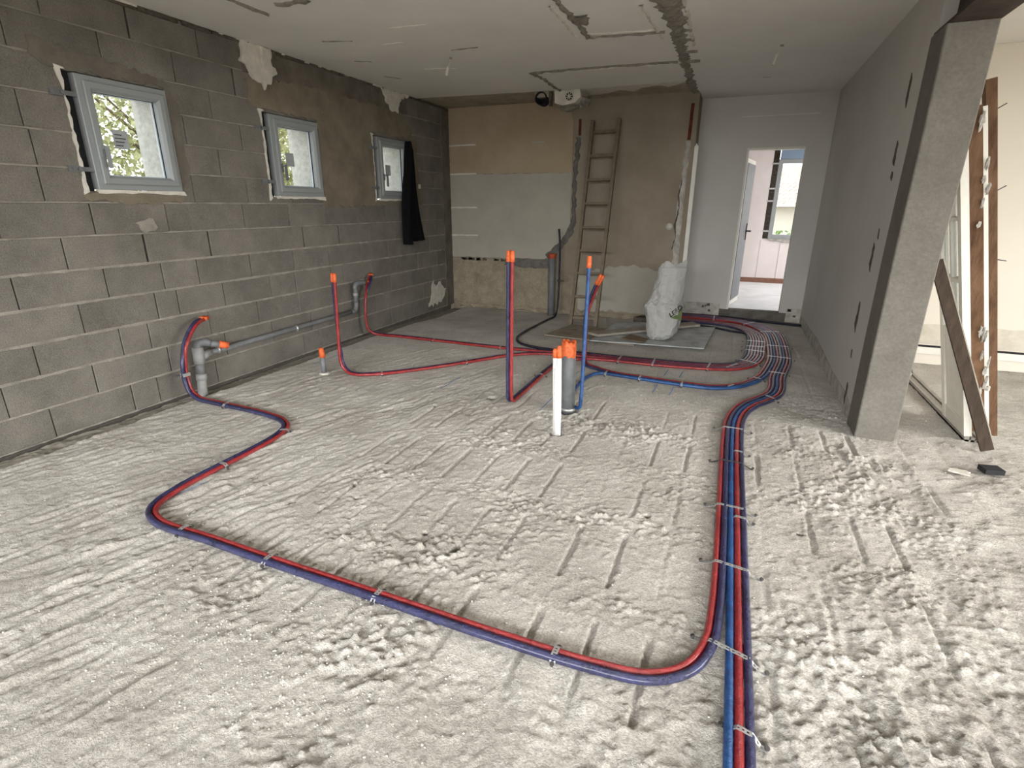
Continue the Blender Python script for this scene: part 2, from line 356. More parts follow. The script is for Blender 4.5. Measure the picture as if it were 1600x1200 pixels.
    for g in np.arange(4.6, 7.6, .5): h = h - 0.004*fade*np.exp(-((yy-g)/0.012)**2)*sst(2.4, 3.0, x)
    for g in np.arange(2.6, 4.8, .2): h = h - 0.004*fade*np.exp(-((xx-g)/0.010)**2)
    h = h - 0.13*np.exp(-((x-2.916)/0.013)**4)*np.exp(-((y-1.745)/0.028)**4)
    for hx, hy, r, d in HOLES:
        q = np.hypot(x-hx, y-hy); h = h - d*(1-sst(r*0.75, r*1.05, q))
    # smoother trodden screed round the pipe run
    # recess along the block wall
    wv = 0.165 + 0.02*vnoise(x*0, y, 1, .3, 61) + 0.03*sst(2.8, 4.5, y)
    h = h - 0.035*(1-sst(wv-0.02, wv+0.03, x))
    return h
def grid_coords(parts):
    out = []
    for a, b, s in parts: out += list(np.arange(a, b-1e-9, s))
    out.append(parts[-1][1]); return np.array(out)
gx = grid_coords([(0, 1.6, .0105), (1.6, 5.0, .0078), (5.0, 6.6, .016), (6.6, 9, .2)])
gy = grid_coords([(-3, .3, .3), (.3, 3.2, .0075), (3.2, 4.6, .011), (4.6, 6.2, .018), (6.2, 7.8, .03)])
X, Y = np.meshgrid(gx, gy); Z = height(X.ravel(), Y.ravel())
V = np.stack([X.ravel(), Y.ravel(), Z], 1).astype(np.float32)
nx, ny = len(gx), len(gy)
idx = (np.arange(ny-1)[:, None]*nx + np.arange(nx-1)[None, :]).ravel()
F = np.stack([idx, idx+1, idx+nx+1, idx+nx], 1).astype(np.int32)
me = bpy.data.meshes.new('floor'); me.vertices.add(len(V)); me.vertices.foreach_set('co', V.ravel())
me.loops.add(F.size); me.loops.foreach_set('vertex_index', F.ravel()); me.polygons.add(len(F))
me.polygons.foreach_set('loop_start', np.arange(0, F.size, 4, dtype=np.int32)); me.polygons.foreach_set('loop_total', np.full(len(F), 4, np.int32))
me.polygons.foreach_set('use_smooth', np.ones(len(F), bool))
me.materials.append(M_FLOOR); me.materials.append(M_STRIP)
cx_ = X.ravel()[F[:, 0]]; cy_ = Y.ravel()[F[:, 0]]
me.polygons.foreach_set('material_index', (cx_ < 0.16 + 0.02*vnoise(cx_*0, cy_, 1, .3, 61) + 0.03*sst(2.8, 4.5, cy_)).astype(np.int32))
me.update(calc_edges=True); me.validate()
floor = link('floor', me, None); tag(floor, 'rough pale screed floor over hollow blocks', kind='structure')
def fz(x, y): return float(low(np.array([x]), np.array([y]))[0])

CEIL = 2.68
DY = 7.65           # door wall
BY = 7.2            # back wall with the ladder

# ------------------------------------------------------------------ left block wall
H0, CH = -0.0034, 0.205
OPEN = [(2.325, 2.985, 1.50, 2.19), (3.845, 4.52, 1.485, 2.175), (5.40, 6.07, 1.48, 2.16)]
core = MB()
ys = [-3.0] + [v for o in OPEN for v in o[:2]] + [7.3]
for i in range(0, len(ys), 2): core.box(-0.30, -0.055, ys[i], ys[i+1], -0.12, 2.75)
for o in OPEN: core.box(-0.30, -0.055, o[0], o[1], -0.12, o[2]); core.box(-0.30, -0.055, o[0], o[1], o[3], 2.75)
wall_left = struct('wall_left', core, M_CORE, 'bare concrete block wall with three small windows')
out_ = MB()
for i in range(0, len(ys), 2): out_.box(-0.36, -0.301, ys[i], ys[i+1], -0.12, 3.0)
for o in OPEN: out_.box(-0.36, -0.301, o[0], o[1], -0.12, o[2]); out_.box(-0.36, -0.301, o[0], o[1], o[3], 3.0)
build('outer_render', out_, M_STUCCO, wall_left)
ROWS = {0: [1.8, 2.31, 2.5, 3.01, 3.51], 1: [1.6, 2.1, 2.63, 3.14, 3.65, 4.16, 4.67, 5.25, 5.82, 6.33], 2: [1.81, 2.32, 2.52, 3.02, 3.52, 4.02, 4.53, 5.04, 5.58, 6.06, 6.6],
        3: [1.6, 2.11, 2.62, 2.79, 3.2, 3.7, 4.01, 4.52, 4.71, 5.22, 5.71, 6.23, 6.73], 4: [1.8, 2.31, 2.71, 3.0, 3.51, 4.02, 4.52, 5.04, 5.56, 6.05, 6.54],
        5: [1.6, 2.11, 2.63, 3.15, 3.67, 4.19, 4.71, 5.22, 5.73, 6.2, 6.6], 6: [1.81, 2.32, 2.83, 3.01, 3.52, 4.03, 4.54, 5.06, 5.57, 6.08, 6.6],
        7: [2.08, 2.58, 3.08, 3.59, 4.1, 4.61, 5.1, 5.6, 6.1, 6.45], 8: [2.09, 2.6, 2.85, 3.36, 3.87, 4.38, 4.9, 5.4, 5.9, 6.3, 6.75], 9: [2.07, 2.58, 3.1, 3.61, 4.12, 4.6, 5.1, 5.6, 6.1, 6.55],
        10: [2.34, 2.85, 3.36, 3.87, 4.38, 4.9, 5.4, 5.9, 6.35, 6.8], 11: [2.09, 2.6, 3.1, 3.62, 4.13, 4.64, 5.15, 5.66, 6.17, 6.6], 12: [2.3, 2.82, 3.33, 3.84, 4.35, 4.86, 5.37, 5.88, 6.39, 6.85]}
def sub_rect(r, o):
    y0, y1, z0, z1 = r; a0, a1, b0, b1 = o
    if y1 <= a0 or y0 >= a1 or z1 <= b0 or z0 >= b1: return [r]
    out = []
    if y0 < a0: out.append((y0, a0, z0, z1))
    if y1 > a1: out.append((a1, y1, z0, z1))
    m0, m1 = max(y0, a0), min(y1, a1)
    if z0 < b0: out.append((m0, m1, z0, b0))
    if z1 > b1: out.append((m0, m1, b1, z1))
    return out
BLK = {}
def block_mesh(wd, ht):
    key = (round(wd, 2), round(ht, 2))
    if key not in BLK:
        mb = MB(); c = 0.004; w_, h_ = wd, ht
        bk = [(-0.055, 0, 0), (-0.055, w_, 0), (-0.055, w_, h_), (-0.055, 0, h_)]
        md = [(-c, 0, 0), (-c, w_, 0), (-c, w_, h_), (-c, 0, h_)]
        fr = [(0, c, c), (0, w_-c, c), (0, w_-c, h_-c), (0, c, h_-c)]
        mb.v = bk+md+fr; mb.f = [(8, 9, 10, 11)]
        for i in range(4):
            j = (i+1) % 4; mb.f += [(4+i, 4+j, 8+j, 8+i), (i, j, 4+j, 4+i)]
        BLK[key] = mb.mesh('block')
        BLK[key].materials.append(M_BLOCK)
    return BLK[key]
rb = random.Random(5)
for r, js in ROWS.items():
    js = sorted(js)
    while js[0] > -1.2: js.insert(0, js[0]-0.51)
    while js[-1] < 6.75: js.append(js[-1]+0.51)
    js = [j for j in js if j < 7.15] + [7.21]
    z0, z1 = H0+r*CH, H0+(r+1)*CH
    for a, b in zip(js[:-1], js[1:]):
        rs = [(a+0.002+rb.uniform(0, .0015), b-0.002-rb.uniform(0, .0015), z0+0.0045, z1-0.0045)]
        for o in OPEN: rs = [q for t in rs for q in sub_rect(t, o)]
        for q in rs:
            if q[1]-q[0] < 0.02 or q[3]-q[2] < 0.02: continue
            o = bpy.data.objects.new('block', block_mesh(q[1]-q[0], q[3]-q[2])); COL.objects.link(o); o.parent = wall_left
            o.location = (rb.uniform(-0.003, 0.002), q[0], q[2]); o.rotation_euler = (rb.uniform(-.003, .003), rb.uniform(-.006, .006), 0)
for k in range(14):
    z = H0+k*CH
    rs = [(-3.0, 7.2, z-0.006, z+0.006)]
    for o in OPEN: rs = [q for t in rs for q in sub_rect(t, o)]
    mb = MB()
    for q in rs:
        n = max(1, int((q[1]-q[0])/0.035)); yy = np.linspace(q[0], q[1], n+1); base = len(mb.v)
        dp = 0.001 if k in (1, 2, 3, 4, 5) else -0.005
        for i, y in enumerate(yy):
            d = dp + rb.uniform(-.004, .003); e = rb.uniform(0, .006) if k in (2, 3, 4, 5) else rb.uniform(-.001, .002)
            mb.v += [(-0.05, y, q[2]), (d, y, q[2]-e), (d, y, q[3]+e*.6), (-0.05, y, q[3])]
        for i in range(n):
            for j in range(3): mb.f.append((base+i*4+j, base+(i+1)*4+j, base+(i+1)*4+j+1, base+i*4+j+1))
    build('mortar_joint', mb, M_MORTAR, wall_left)
AX = ((0, 1, 0), (0, 0, 1), (1, 0, 0))
def wl_patch(name, pts, m, t0=0.0, t1=0.012, step=.04, amp=.015, seed=1):
    mb = MB(); mb.prism(ragged(pts, step, amp, seed), (0, 0, 0), *AX, t0, t1); return build(name, mb, m, wall_left)
wl_patch('render_patch', [(4.525, 1.40), (5.39, 1.42), (5.39, 2.2), (6.1, 2.2), (6.25, 2.28), (6.0, 2.46), (5.0, 2.47), (4.2, 2.46), (3.72, 2.4), (3.75, 2.2), (4.525, 2.19)], M_RENDER, -.004, .010, seed=3)
wl_patch('lintel', [(3.72, 2.44), (6.15, 2.46), (6.15, 2.668), (3.66, 2.668)], M_LINTEL, -.004, .007, seed=4, amp=.012)
wl_patch('render_patch', [(2.25, 2.2), (2.98, 2.2), (2.99, 1.52), (3.06, 1.6), (3.08, 2.1), (3.0, 2.25), (2.6, 2.30), (2.2, 2.33), (2.18, 2.24)], M_LINTEL, -.002, .006, seed=5)
wl_patch('render_patch', [(2.3, 1.495), (2.99, 1.495), (3.0, 1.44), (2.7, 1.42), (2.3, 1.45)], M_RENDER, -.002, .006, seed=6)
wl_patch('render_patch', [(6.09, 2.16), (6.09, 1.45), (5.40, 1.47), (5.4, 1.42), (6.4, 1.42), (6.3, 2.2), (6.2, 2.25)], M_RENDER, -.003, .004, seed=16)
wl_patch('plaster_lump', [(3.72, 2.668), (4.02, 2.668), (4.0, 2.58), (4.06, 2.5), (3.98, 2.40), (3.92, 2.36), (3.82, 2.42), (3.77, 2.47), (3.70, 2.52)], M_PLASTER, -.002, .03, seed=7, amp=.02, step=.03)
wl_patch('plaster_lump', [(3.9, 2.668), (4.0, 2.668), (3.99, 2.5), (3.93, 2.47), (3.9, 2.55)], M_PLASTER, .03, .05, seed=17, amp=.012, step=.03)
wl_patch('plaster_lump', [(5.62, 2.668), (6.2, 2.668), (6.02, 2.62), (5.95, 2.53), (5.93, 2.44), (5.82, 2.46), (5.72, 2.52), (5.66, 2.6)], M_PLASTER, -.002, .025, seed=8, amp=.02, step=.03)
wl_patch('plaster_lump', [(6.45, .06), (6.85, .09), (6.95, .25), (6.8, .38), (6.66, .30), (6.6, .42), (6.52, .25)], M_PLASTER, -.003, .006, seed=9, amp=.03, step=.04)
wl_patch('plaster_lump', [(2.58, 1.30), (2.72, 1.33), (2.74, 1.26), (2.64, 1.23)], M_MORTAR, -.002, .012, seed=10, amp=.012, step=.03)
for i, y in enumerate((6.98,)):
    wl_patch('corner_render', [(6.98, 0), (7.2, 0), (7.2, 2.66), (6.98, 2.66)], M_LINTEL, -.002, .007, seed=19, amp=.02)
# torn plaster edge along the ceiling
mb = MB(); rg = random.Random(12); y = 1.2
while y < 7.0:
    d = rg.uniform(.04, .30); t = rg.uniform(.006, .035)
    mb.prism(ragged([(0, 0), (d, 0), (d*.85, t*rg.uniform(.3, 1)), (d*.5, t), (d*.15, t*.5)], .025, .004, int(y*100)), (0.0, y, 2.6705), (0, 1, 0), (1, 0, 0), (0, 0, -1), -0.004, rg.uniform(.002, .010)); y += d*rg.uniform(1.0, 3.0)
build('torn_plaster_edge', mb, M_PLASTER, wall_left)
mb = MB(); y = 1.0
while y < 7.1:
    d = rg.uniform(.1, .4); mb.box(-.002, rg.uniform(.004, .02), y, y+d, 2.655-rg.uniform(0, .012), 2.6715); y += d*rg.uniform(.9, 1.2)
build('top_shade_line', mb, M_CHIPSHADE, wall_left)  # dark strips paint the shadow line where wall meets ceiling

# ------------------------------------------------------------------ windows
def make_window(n, o, label, foliage):
    y0, y1, z0, z1 = o; g = 0.065
    root = thing('window_%d' % n, (0, (y0+y1)/2, z0), label, 'window', kind='structure')
    a, b = y0+g, y1-0.004; c, d = z0+.012, z1-.008
    def frame(name, y0_, y1_, z0_, z1_, wd, x0, x1, m, par, bev=0.012):
        mb = MB()
        oy = [(y0_, z0_), (y1_, z0_), (y1_, z1_), (y0_, z1_)]; iy = [(y0_+wd, z0_+wd), (y1_-wd, z0_+wd), (y1_-wd, z1_-wd), (y0_+wd, z1_-wd)]
        ob = [(y0_+bev*.3, z0_+bev*.3), (y1_-bev*.3, z0_+bev*.3), (y1_-bev*.3, z1_-bev*.3), (y0_+bev*.3, z1_-bev*.3)]
        ib = [(p[0] + (-bev if i in (0, 3) else bev), p[1] + (-bev if i in (0, 1) else bev)) for i, p in enumerate(iy)]
        for ring, x in ((oy, x0), (oy, x1-bev*.3), (ob, x1), (ib, x1), (iy, x1-bev), (iy, x0)): mb.v += [(x, p[0], p[1]) for p in ring]
        for k in range(6):
            k2 = (k+1) % 6
            for i in range(4):
                j = (i+1) % 4; mb.f.append((k*4+i, k*4+j, k2*4+j, k2*4+i))
        return build(name, mb, m, par)
    fr = frame('frame', a, b, c, d, .050, -.05, .022, M_PVC, root)
    sh = frame('sash', a+.034, b-.034, c+.034, d-.034, .052, -.045, .042, M_PVC, root, .016)
    ga = build('gasket', MB().box(-.02, -.012, a+.084, a+.088, c+.084, d-.084).box(-.02, -.012, b-.088, b-.084, c+.084, d-.084).box(-.02, -.012, a+.084, b-.084, d-.088, d-.084), M_BLACK, sh)
    frame('spacer', a+.082, b-.082, c+.082, d-.082, .012, -.034, -.022, M_PVCIN, sh, .002)
    pane = build('pane', MB().box(-.018, -.014, a+.082, b-.082, c+.082, d-.082), M_GLASS, sh)
    sy, sz = a+.18, c+.26
    st = build('sticker', MB().box(-.0135, -.013, sy, sy+.10, sz, sz+.115), M_STICK, sh)
    st['label'] = 'grey manufacturer sticker on the glass'
    tb = MB()
    for i in range(4): tb.box(-.0129, -.0125, sy+.012, sy+.03+.012*(i % 3)+.03, sz+.018+i*.022, sz+.024+i*.022)
    build('sticker_print', tb, M_INK, st) if n == 1 else None
    hd = MB().box(.040, .050, a+.050, a+.076, c+.20, c+.27)
    hd.tube([(.048, a+.063, c+.252), (.085, a+.063, c+.252)], .008, 8)
    hd.obox((.078, a+.055, c+.262), (1, 0, 0), (0, 1, 0), (0, 0, -1), 0, .016, 0, .02, 0, .13)
    build('handle', hd, M_GREYPVC if n > 1 else M_PVC, sh)
    # dark gap between masonry and frame, closed by black membrane
    build('gap_membrane', MB().box(-.05, -.032, y0-.01, a+.002, z0-.005, z1+.005), M_BLACK, root)
    mb = MB(); mb.prism(ragged([(y0-.022, z0-.025), (y0+.006, z0-.005), (y0+.004, z1), (y0+.03, z1+.004), (y0+.02, z1+.018), (y0-.03, z1+.02), (y0-.006, z1-.1), (y0-.006, z0+.1)], .03, .006, n), (0, 0, 0), *AX, -.01, .012)
    build('mortar_rim', mb, M_PLASTER, root)
    for zz in (z1-.13, z0+.13):
        bk = MB().box(.012, .016, y0-.075, a+.02, zz-.013, zz+.013).tube([(.016, y0-.055, zz), (.028, y0-.055, zz)], .011, 8).tube([(.016, y0-.02, zz), (.030, y0-.02, zz)], .013, 6).box(.004, .012, y0-.08, y0-.01, zz-.018, zz+.018)
        build('fixing_bracket', bk, M_GREYPVC, root)
    rv = MB().box(-.36, -.052, y1-.003, y1+.003, z0-.01, z1+.01).box(-.36, -.052, y0, y1, z0-.012, z0-.004).box(-.36, -.052, y0, y1, z1+.004, z1+.012)
    build('stucco_reveal', rv, M_STUCCO, root)
    build('sill_bead', MB().prism(ragged([(a, z0+.012), (b+.02, z0+.012), (b+.03, z0-.02), (b-.2, z0-.008), (a, z0-.012)], .04, .004, n+3), (0, 0, 0), *AX, -.01, .014), M_PLASTER, root)
    return root
make_window(1, OPEN[0], 'small grey window nearest the camera, leaves showing through its glass', True)
make_window(2, OPEN[1], 'middle of the three small grey windows in the block wall', True)
make_window(3, OPEN[2], 'small grey window farthest away, with the black jacket hung on its corner', True)

# ------------------------------------------------------------------ back wall (ladder wall)
wb = MB().box(-0.2, 3.30, BY, BY+0.25, -.12, 2.75).box(3.05, 3.30, BY+.2, DY+.1, -.12, 2.75)
wall_back = struct('wall_back', wb, M_BEIGE, 'back wall with a mortar-filled crack and patched paint')
BX_ = ((1, 0, 0), (0, 0, 1), (0, -1, 0))
def wbp(name, pts, m, t0=0.0, t1=.01, step=.05, amp=.008, seed=1, sm=False):
    mb = MB(); mb.prism(ragged(pts, step, amp, seed), (0, BY, 0), *BX_, t0, t1); return build(name, mb, m, wall_back)
wbp('tan_paint_panel', [(0.0, 1.845), (1.80, 1.83), (1.80, 2.45), (1.72, 2.68), (0.0, 2.68)], M_TAN, -.002, .012, seed=2, amp=.004)
wbp('pale_panel', [(0.0, .70), (1.45, .72), (1.68, .90), (1.80, 1.2), (1.80, 1.825), (0.0, 1.838)], M_PALE, -.002, .010, seed=3, amp=.007)
wbp('raw_concrete_base', [(0.0, -.1), (1.66, -.1), (1.95, -.1), (1.95, .50), (1.75, .56), (1.4, .64), (0, .68)], M_RAWWALL, -.002, .006, seed=4, amp=.01)
for i, (a, b, z) in enumerate(((.0, .42, 2.20), (.0, .42, 1.83), (.0, .42, 1.38), (.0, .43, 1.0), (1.24, 1.42, 2.2), (1.24, 1.7, 1.37), (1.24, 1.66, .97))):
    wbp('batten_mark', [(a, z), (b, z+.004), (b, z+.022), (a, z+.018)], M_PLASTER if i < 4 else M_PALE, .008, .0155, amp=.003, seed=20+i)
mb = MB()
strip_mesh(mb, [(1.87, 2.25), (1.86, 2.0), (1.84, 1.75), (1.835, 1.5), (1.85, 1.3), (1.81, 1.1), (1.71, .96), (1.60, .84), (1.5, .74)], [.06, .07, .06, .07, .07, .10, .10, .12, .16], -.002, .016, 5, .04, .016, 'wall', BY, .004)
build('crack_filling', mb, M_CEMENT, wall_back)
mb = MB(); strip_mesh(mb, [(1.60, .645), (1.3, .64), (1.05, .645), (.85, .645)], [.16, .15, .15, .13], -.002, .016, 6, .05, .012, 'wall', BY, .003)
build('cement_chase', mb, M_CEMENT, wall_back)
mb = MB(); rg = random.Random(4)
for i in range(12):
    x = rg.uniform(.1, .85); mb.prism(ragged([(x, .66), (x+.06, .66), (x+.06, .69), (x, .695)], .02, .008, i), (0, BY, 0), *BX_, .006, .0125)
build('broken_edge_hole', mb, M_CHIPSHADE, wall_back)
wbp('iron_strip', [(1.868, 2.27), (1.902, 2.27), (1.90, 2.46), (1.868, 2.46)], M_RUST, -.002, .008, amp=.001, seed=31)
wbp('iron_strip', [(3.205, 2.17), (3.245, 2.17), (3.25, 2.56), (3.215, 2.56)], M_RUST, -.002, .010, amp=.001, seed=32)
mb = MB(); strip_mesh(mb, [(3.22, 2.16), (3.21, 1.8), (3.20, 1.4), (3.20, 1.1), (3.21, .7), (3.23, .3)], [.07, .07, .08, .09, .08, .07], -.002, .012, 7, .05, .008, 'wall', BY, .004)
build('broken_plaster_edge', mb, M_STAIN, wall_back)
mb = MB(); strip_mesh(mb, [(3.20, 1.75), (3.17, 1.55), (3.19, 1.4), (3.16, 1.2), (3.18, 1.05), (3.15, .9)], [.01, .02, .014, .022, .01, .006], .008, .0165, 8, .03, .005, 'wall', BY, .001)
build('open_crack', mb, M_CHIPSHADE, wall_back)
wbp('pale_fill', [(1.92, .05), (3.15, .05), (3.15, .62), (2.6, .68), (2.2, .6), (1.92, .52)], M_PALE, -.002, .004, amp=.03, seed=36, step=.08)
mb = MB().tube([(3.095, BY-.02, 1.178), (3.095, BY+.01, 1.178)], .042, 14); mb.tube([(3.095, BY-.026, 1.178), (3.095, BY-.018, 1.178)], .03, 12)
build('junction_box', mb, M_PLASTER, wall_back, True)
mb = MB(); strip_mesh(mb, [(.1, .0), (1.2, .0), (2.0, -.01), (3.25, .0)], [.10, .08, .12, .10], -.002, .03, 9, .06, .02, 'wall', BY, .012)
build('floor_fillet', mb, M_RAWWALL, wall_back)
trim = struct('trim_1', MB().box(3.300, 3.345, BY-.03, BY+.02, .15, 2.09).prism([(0, 0), (.045, 0), (.02, .04)], (3.30, BY-.03, 2.09), (1, 0, 0), (0, 0, 1), (0, 1, 0), 0, .05), M_DOORW, 'white corner trim beside the broken plaster edge')

# ------------------------------------------------------------------ door wall, right wall, side room, rear walls
DX0, DX1, DZ1, FZ = 3.885, 4.545, 2.10, 0.115
wd_ = MB().box(3.30, DX0, DY, DY+.12, -.1, 2.75).box(DX1, 4.9, DY, DY+.12, -.1, 2.75).box(DX0, DX1, DY, DY+.12, DZ1, 2.75)
wall_door = struct('wall_back_right', wd_, M_WHITE, 'white wall with the doorway to the far room')
mb = MB(); mb.prism(ragged([(3.31, -.05), (3.80, -.05), (3.80, .185), (3.31, .18)], .06, .004, 2), (0, DY, 0), *BX_, -.002, .004); build('bare_base_strip', mb, M_STAIN, wall_door)
mb = MB(); mb.prism(ragged([(DX1+.05, -.05), (4.78, -.05), (4.78, .18), (DX1+.05, .17)], .06, .004, 2), (0, DY, 0), *BX_, -.002, .004); build('bare_base_strip', mb, M_STAIN, wall_door)
mb = MB().box(DX0-.09, DX1+.06, DY-.006, DY+.12, -.1, FZ); build('slab_edge', mb, M_DARKBASE, wall_door)
mb = MB(); rg = random.Random(9)
for i in range(7):
    x = rg.choice([rg.uniform(3.55, 3.78), rg.uniform(4.6, 4.7)]); z = rg.uniform(.05, .15)
    mb.prism(ragged([(x, z), (x+.03, z), (x+.03, z+.03), (x, z+.03)], .015, .01, i), (0, DY, 0), *BX_, .002, .006)
build('black_stain', mb, M_CHIPSHADE, wall_door)
mb = MB().box(3.78, 4.62, DY-.004, DY, 2.445, 2.452); build('painted_ledge', mb, M_DOORW, wall_door)
# architrave and jamb of the doorway, with the opened leaf in the far room
door = thing('door_1', (DX0, DY, FZ), 'white door frame with its leaf swung open into the far room', 'door', kind='structure')
build('jamb', MB().box(DX0, DX0+.022, DY-.012, DY+.13, FZ, DZ1), M_DOORW, door)
build('jamb', MB().box(DX1-.02, DX1, DY-.004, DY+.13, FZ, DZ1), M_WHITE, door)
build('head', MB().box(DX0+.023, DX1-.021, DY-.010, DY+.13, DZ1-.025, DZ1-.001), M_DOORW, door)
for x0_, x1_, z0_, z1_ in ((DX0-.06, DX0-.0005, FZ, DZ1), (DX1+.0005, DX1+.06, FZ, DZ1), (DX0-.06, DX1+.06, DZ1+.001, DZ1+.07)): build('architrave', MB().box(x0_, x1_, DY-.008, DY-.0005, z0_, z1_), M_WHITE, door)
lf = build('leaf', MB().obox((DX0+.024, DY+.135, FZ+.02), (0.17, 1, 0), (-1, .17, 0), (0, 0, 1), 0, .62, 0, .038, 0, 1.86), M_DOORW, door)
build('leaf_shade', MB().obox((DX0+.028, DY+.14, FZ+.03), (0.17, 1, 0), (1, -.17, 0), (0, 0, 1), .03, .60, 0, .004, .06, 1.8), M_GREYPVC, door)  # grey sheet paints the shade on the white leaf's face
hd = MB().tube([(DX0+.12, DY+.66, 1.10), (DX0+.18, DY+.65, 1.10), (DX0+.165, DY+.55, 1.10)], .010, 8).box(DX0+.113, DX0+.128, DY+.64, DY+.68, .98, 1.2)
build('handle', hd, M_BLACK, door)

RX = 4.78
wr = MB().box(RX, 5.0, 4.05, DY+.12, -.1, 2.75)
wall_right = struct('wall_right', wr, M_WHITE, 'white side wall behind the concrete pillar, chipped near its edge')
RXA = ((0, 1, 0), (0, 0, 1), (-1, 0, 0))
for i, (y, z, h_, w_) in enumerate(((4.42, 2.12, .20, .05), (4.41, 1.75, .16, .06), (4.38, 1.62, .06, .04), (4.45, 1.09, .20, .06), (4.40, 1.25, .08, .03), (4.5, .66, .22, .07), (4.35, .12, .16, .06), (4.44, .40, .07, .03))):
    mb = MB(); mb.prism(ragged([(y-w_/2, z-h_/2), (y+w_/2, z-h_/4), (y+w_/3, z+h_/2), (y-w_/4, z+h_/3)], .025, .008, i), (RX, 0, 0), *RXA, -.002, .004); build('chip', mb, M_CHIPSHADE, wall_right)
mb = MB(); rg = random.Random(2)
mb.prism(ragged([(4.1, -.05), (7.6, -.05), (7.6, .10), (6, .15), (5, .11), (4.4, .12), (4.1, .09)], .6, .004, 4), (RX, 0, 0), *RXA, -.002, .003); build('bare_base_strip', mb, M_STAIN, wall_right)
# pillar and steel beam
mb = MB(); px0, px1, py0, py1 = 4.757, 4.98, 3.79, 4.06
pv = []
for z, t in ((-.1, 0), (.05, 0.004), (.6, .0), (1.2, -.002), (1.8, .002), (2.32, 0)):
    for (x, y) in ((px0, py0), (px1, py0), (px1, py1), (px0, py1)):
        sx_, sy_ = (1 if x == px0 else -1), (1 if y == py0 else -1); c = .006
        if (x == px0) == (y == py0): pv += [(x+t, y+sy_*c, z), (x+sx_*c+t, y, z)]
        else: pv += [(x+sx_*c+t, y, z), (x+t, y+sy_*c, z)]
mb.v = pv; n = 8
# order each ring counter-clockwise
for k in range(6):
    ring = sorted(range(k*8, k*8+8), key=lambda i: math.atan2(pv[i][1]-(py0+py1)/2, pv[i][0]-(px0+px1)/2))
    if k:
        for i in range(8): mb.f.append((prev[i], prev[(i+1) % 8], ring[(i+1) % 8], ring[i]))
    else: mb.f.append(tuple(ring[::-1]))
    prev = ring
mb.f.append(tuple(prev))
pil = struct('concrete_pillar', mb, M_PILLAR, 'grey cast concrete pillar at the end of the white side wall'); pil['category'] = 'pillar'
bm = thing('steel_beam', (4.87, 2.0, 2.32), 'dark steel beam resting on top of the concrete pillar', 'beam', kind='structure')
build('web', MB().box(4.85, 4.89, -3, 4.05, 2.33, 2.68), M_BEAM, bm)
build('flange', MB().box(4.765, 4.985, -3, 4.05, 2.322, 2.338), M_BEAM, bm)
build('flange', MB().box(4.765, 4.985, -3, 4.05, 2.66, 2.678), M_BEAM, bm)
# side room behind the pillar: cream wall with unpainted foot
ws = MB().box(5.0, 9.1, 6.04, 6.25, -.1, 2.75)
wall_side = struct('wall_side_room', ws, M_CREAM, 'bright cream wall of the side room')
build('bare_foot', MB().prism(ragged([(5.0, .19), (9.0, .19), (9.0, .37), (5.0, .38)], .1, .006, 3), (0, 6.04, 0), *BX_, -.001, .003), M_CREAMSTAIN, wall_side)
build('skirting_tile', MB().box(5.0, 9.0, 6.018, 6.04, .0, .10), M_CREAM, wall_side)
build('skirting_ledge', MB().box(5.0, 9.0, 6.0, 6.04, .10, .165), M_DOORW, wall_side)
build('black_seam', MB().box(5.0, 9.0, 6.004, 6.04, .165, .178), M_BLACK, wall_side)  # black line along the top of the skirting
# walls behind the camera with the glazed bays as openings
struct('wall_front', MB().box(-.25, .55, -3.1, -2.9, -.1, 2.75).box(7.95, 9.1, -3.1, -2.9, -.1, 2.75).box(.55, 7.95, -3.1, -2.9, 2.35, 2.75), M_WHITE, 'white wall behind the photographer with a wide bay opening')
struct('wall_far_right', MB().box(8.9, 9.1, -3, .05, -.1, 2.75).box(8.9, 9.1, 4.35, 6.1, -.1, 2.75).box(8.9, 9.1, .05, 4.35, 2.35, 2.75), M_CREAM, 'cream wall at the far right with a bay opening')

# ------------------------------------------------------------------ ceiling
struct('ceiling', MB().box(-.3, 9.1, -3.1, DY+.15, CEIL+.006, CEIL+.2), M_CEILRAW, 'white painted ceiling scarred by removed partitions')
ceiling = bpy.data.objects['ceiling']
CA = ((1, 0, 0), (0, 1, 0), (0, 0, 1))
mb = MB(); mb.prism(ragged([(0.012, -3.0), (9.0, -3.0), (9.0, 6.03), (4.99, 6.03), (4.99, DY), (3.30, DY), (3.26, 7.19), (3.20, 6.55), (1.9, 6.53), (0.02, 6.36)], .08, .006, 5), (0, 0, 0), *CA, CEIL-.008, CEIL+.007)
build('paint_layer', mb, M_CEIL, ceiling)
def trace(pts, wd, seed, m=M_TRACE, up=.002, dn=.013, lump=.006, amp=.014, name='mortar_trace'):
    mb = MB(); strip_mesh(mb, pts, wd, CEIL-.008+up, CEIL-.008-dn, seed, .04, amp, 'ceil', 0, lump); mb.f = [f[::-1] for f in mb.f]; return build(name, mb, m, ceiling)
trace([(2.63, 2.4), (2.63, 3.85), (2.63, 4.3), (2.62, 4.66)], [.05, .05, .06, .03], 1)
trace([(2.62, 4.66), (2.9, 4.70), (3.2, 4.73)], [.02, .03, .02], 2, amp=.006)
trace([(2.70, 4.15), (2.68, 4.35)], [.12, .05], 3)
trace([(1.82, 5.61), (2.26, 5.61), (2.8, 5.64), (3.2, 5.67)], [.05, .06, .05, .05], 4, amp=.008)
trace([(1.80, 5.60), (1.83, 5.9), (1.82, 6.3), (1.82, 6.5)], [.05, .045, .04, .05], 5)
trace([(3.25, 2.2), (3.27, 3.6), (3.29, 4.1), (3.30, 4.5), (3.28, 5.0), (3.26, 5.7), (3.25, 6.4), (3.24, 7.15)], [.20, .2, .19, .15, .10, .08, .08, .09], 6, amp=.022, lump=.012, dn=.018)
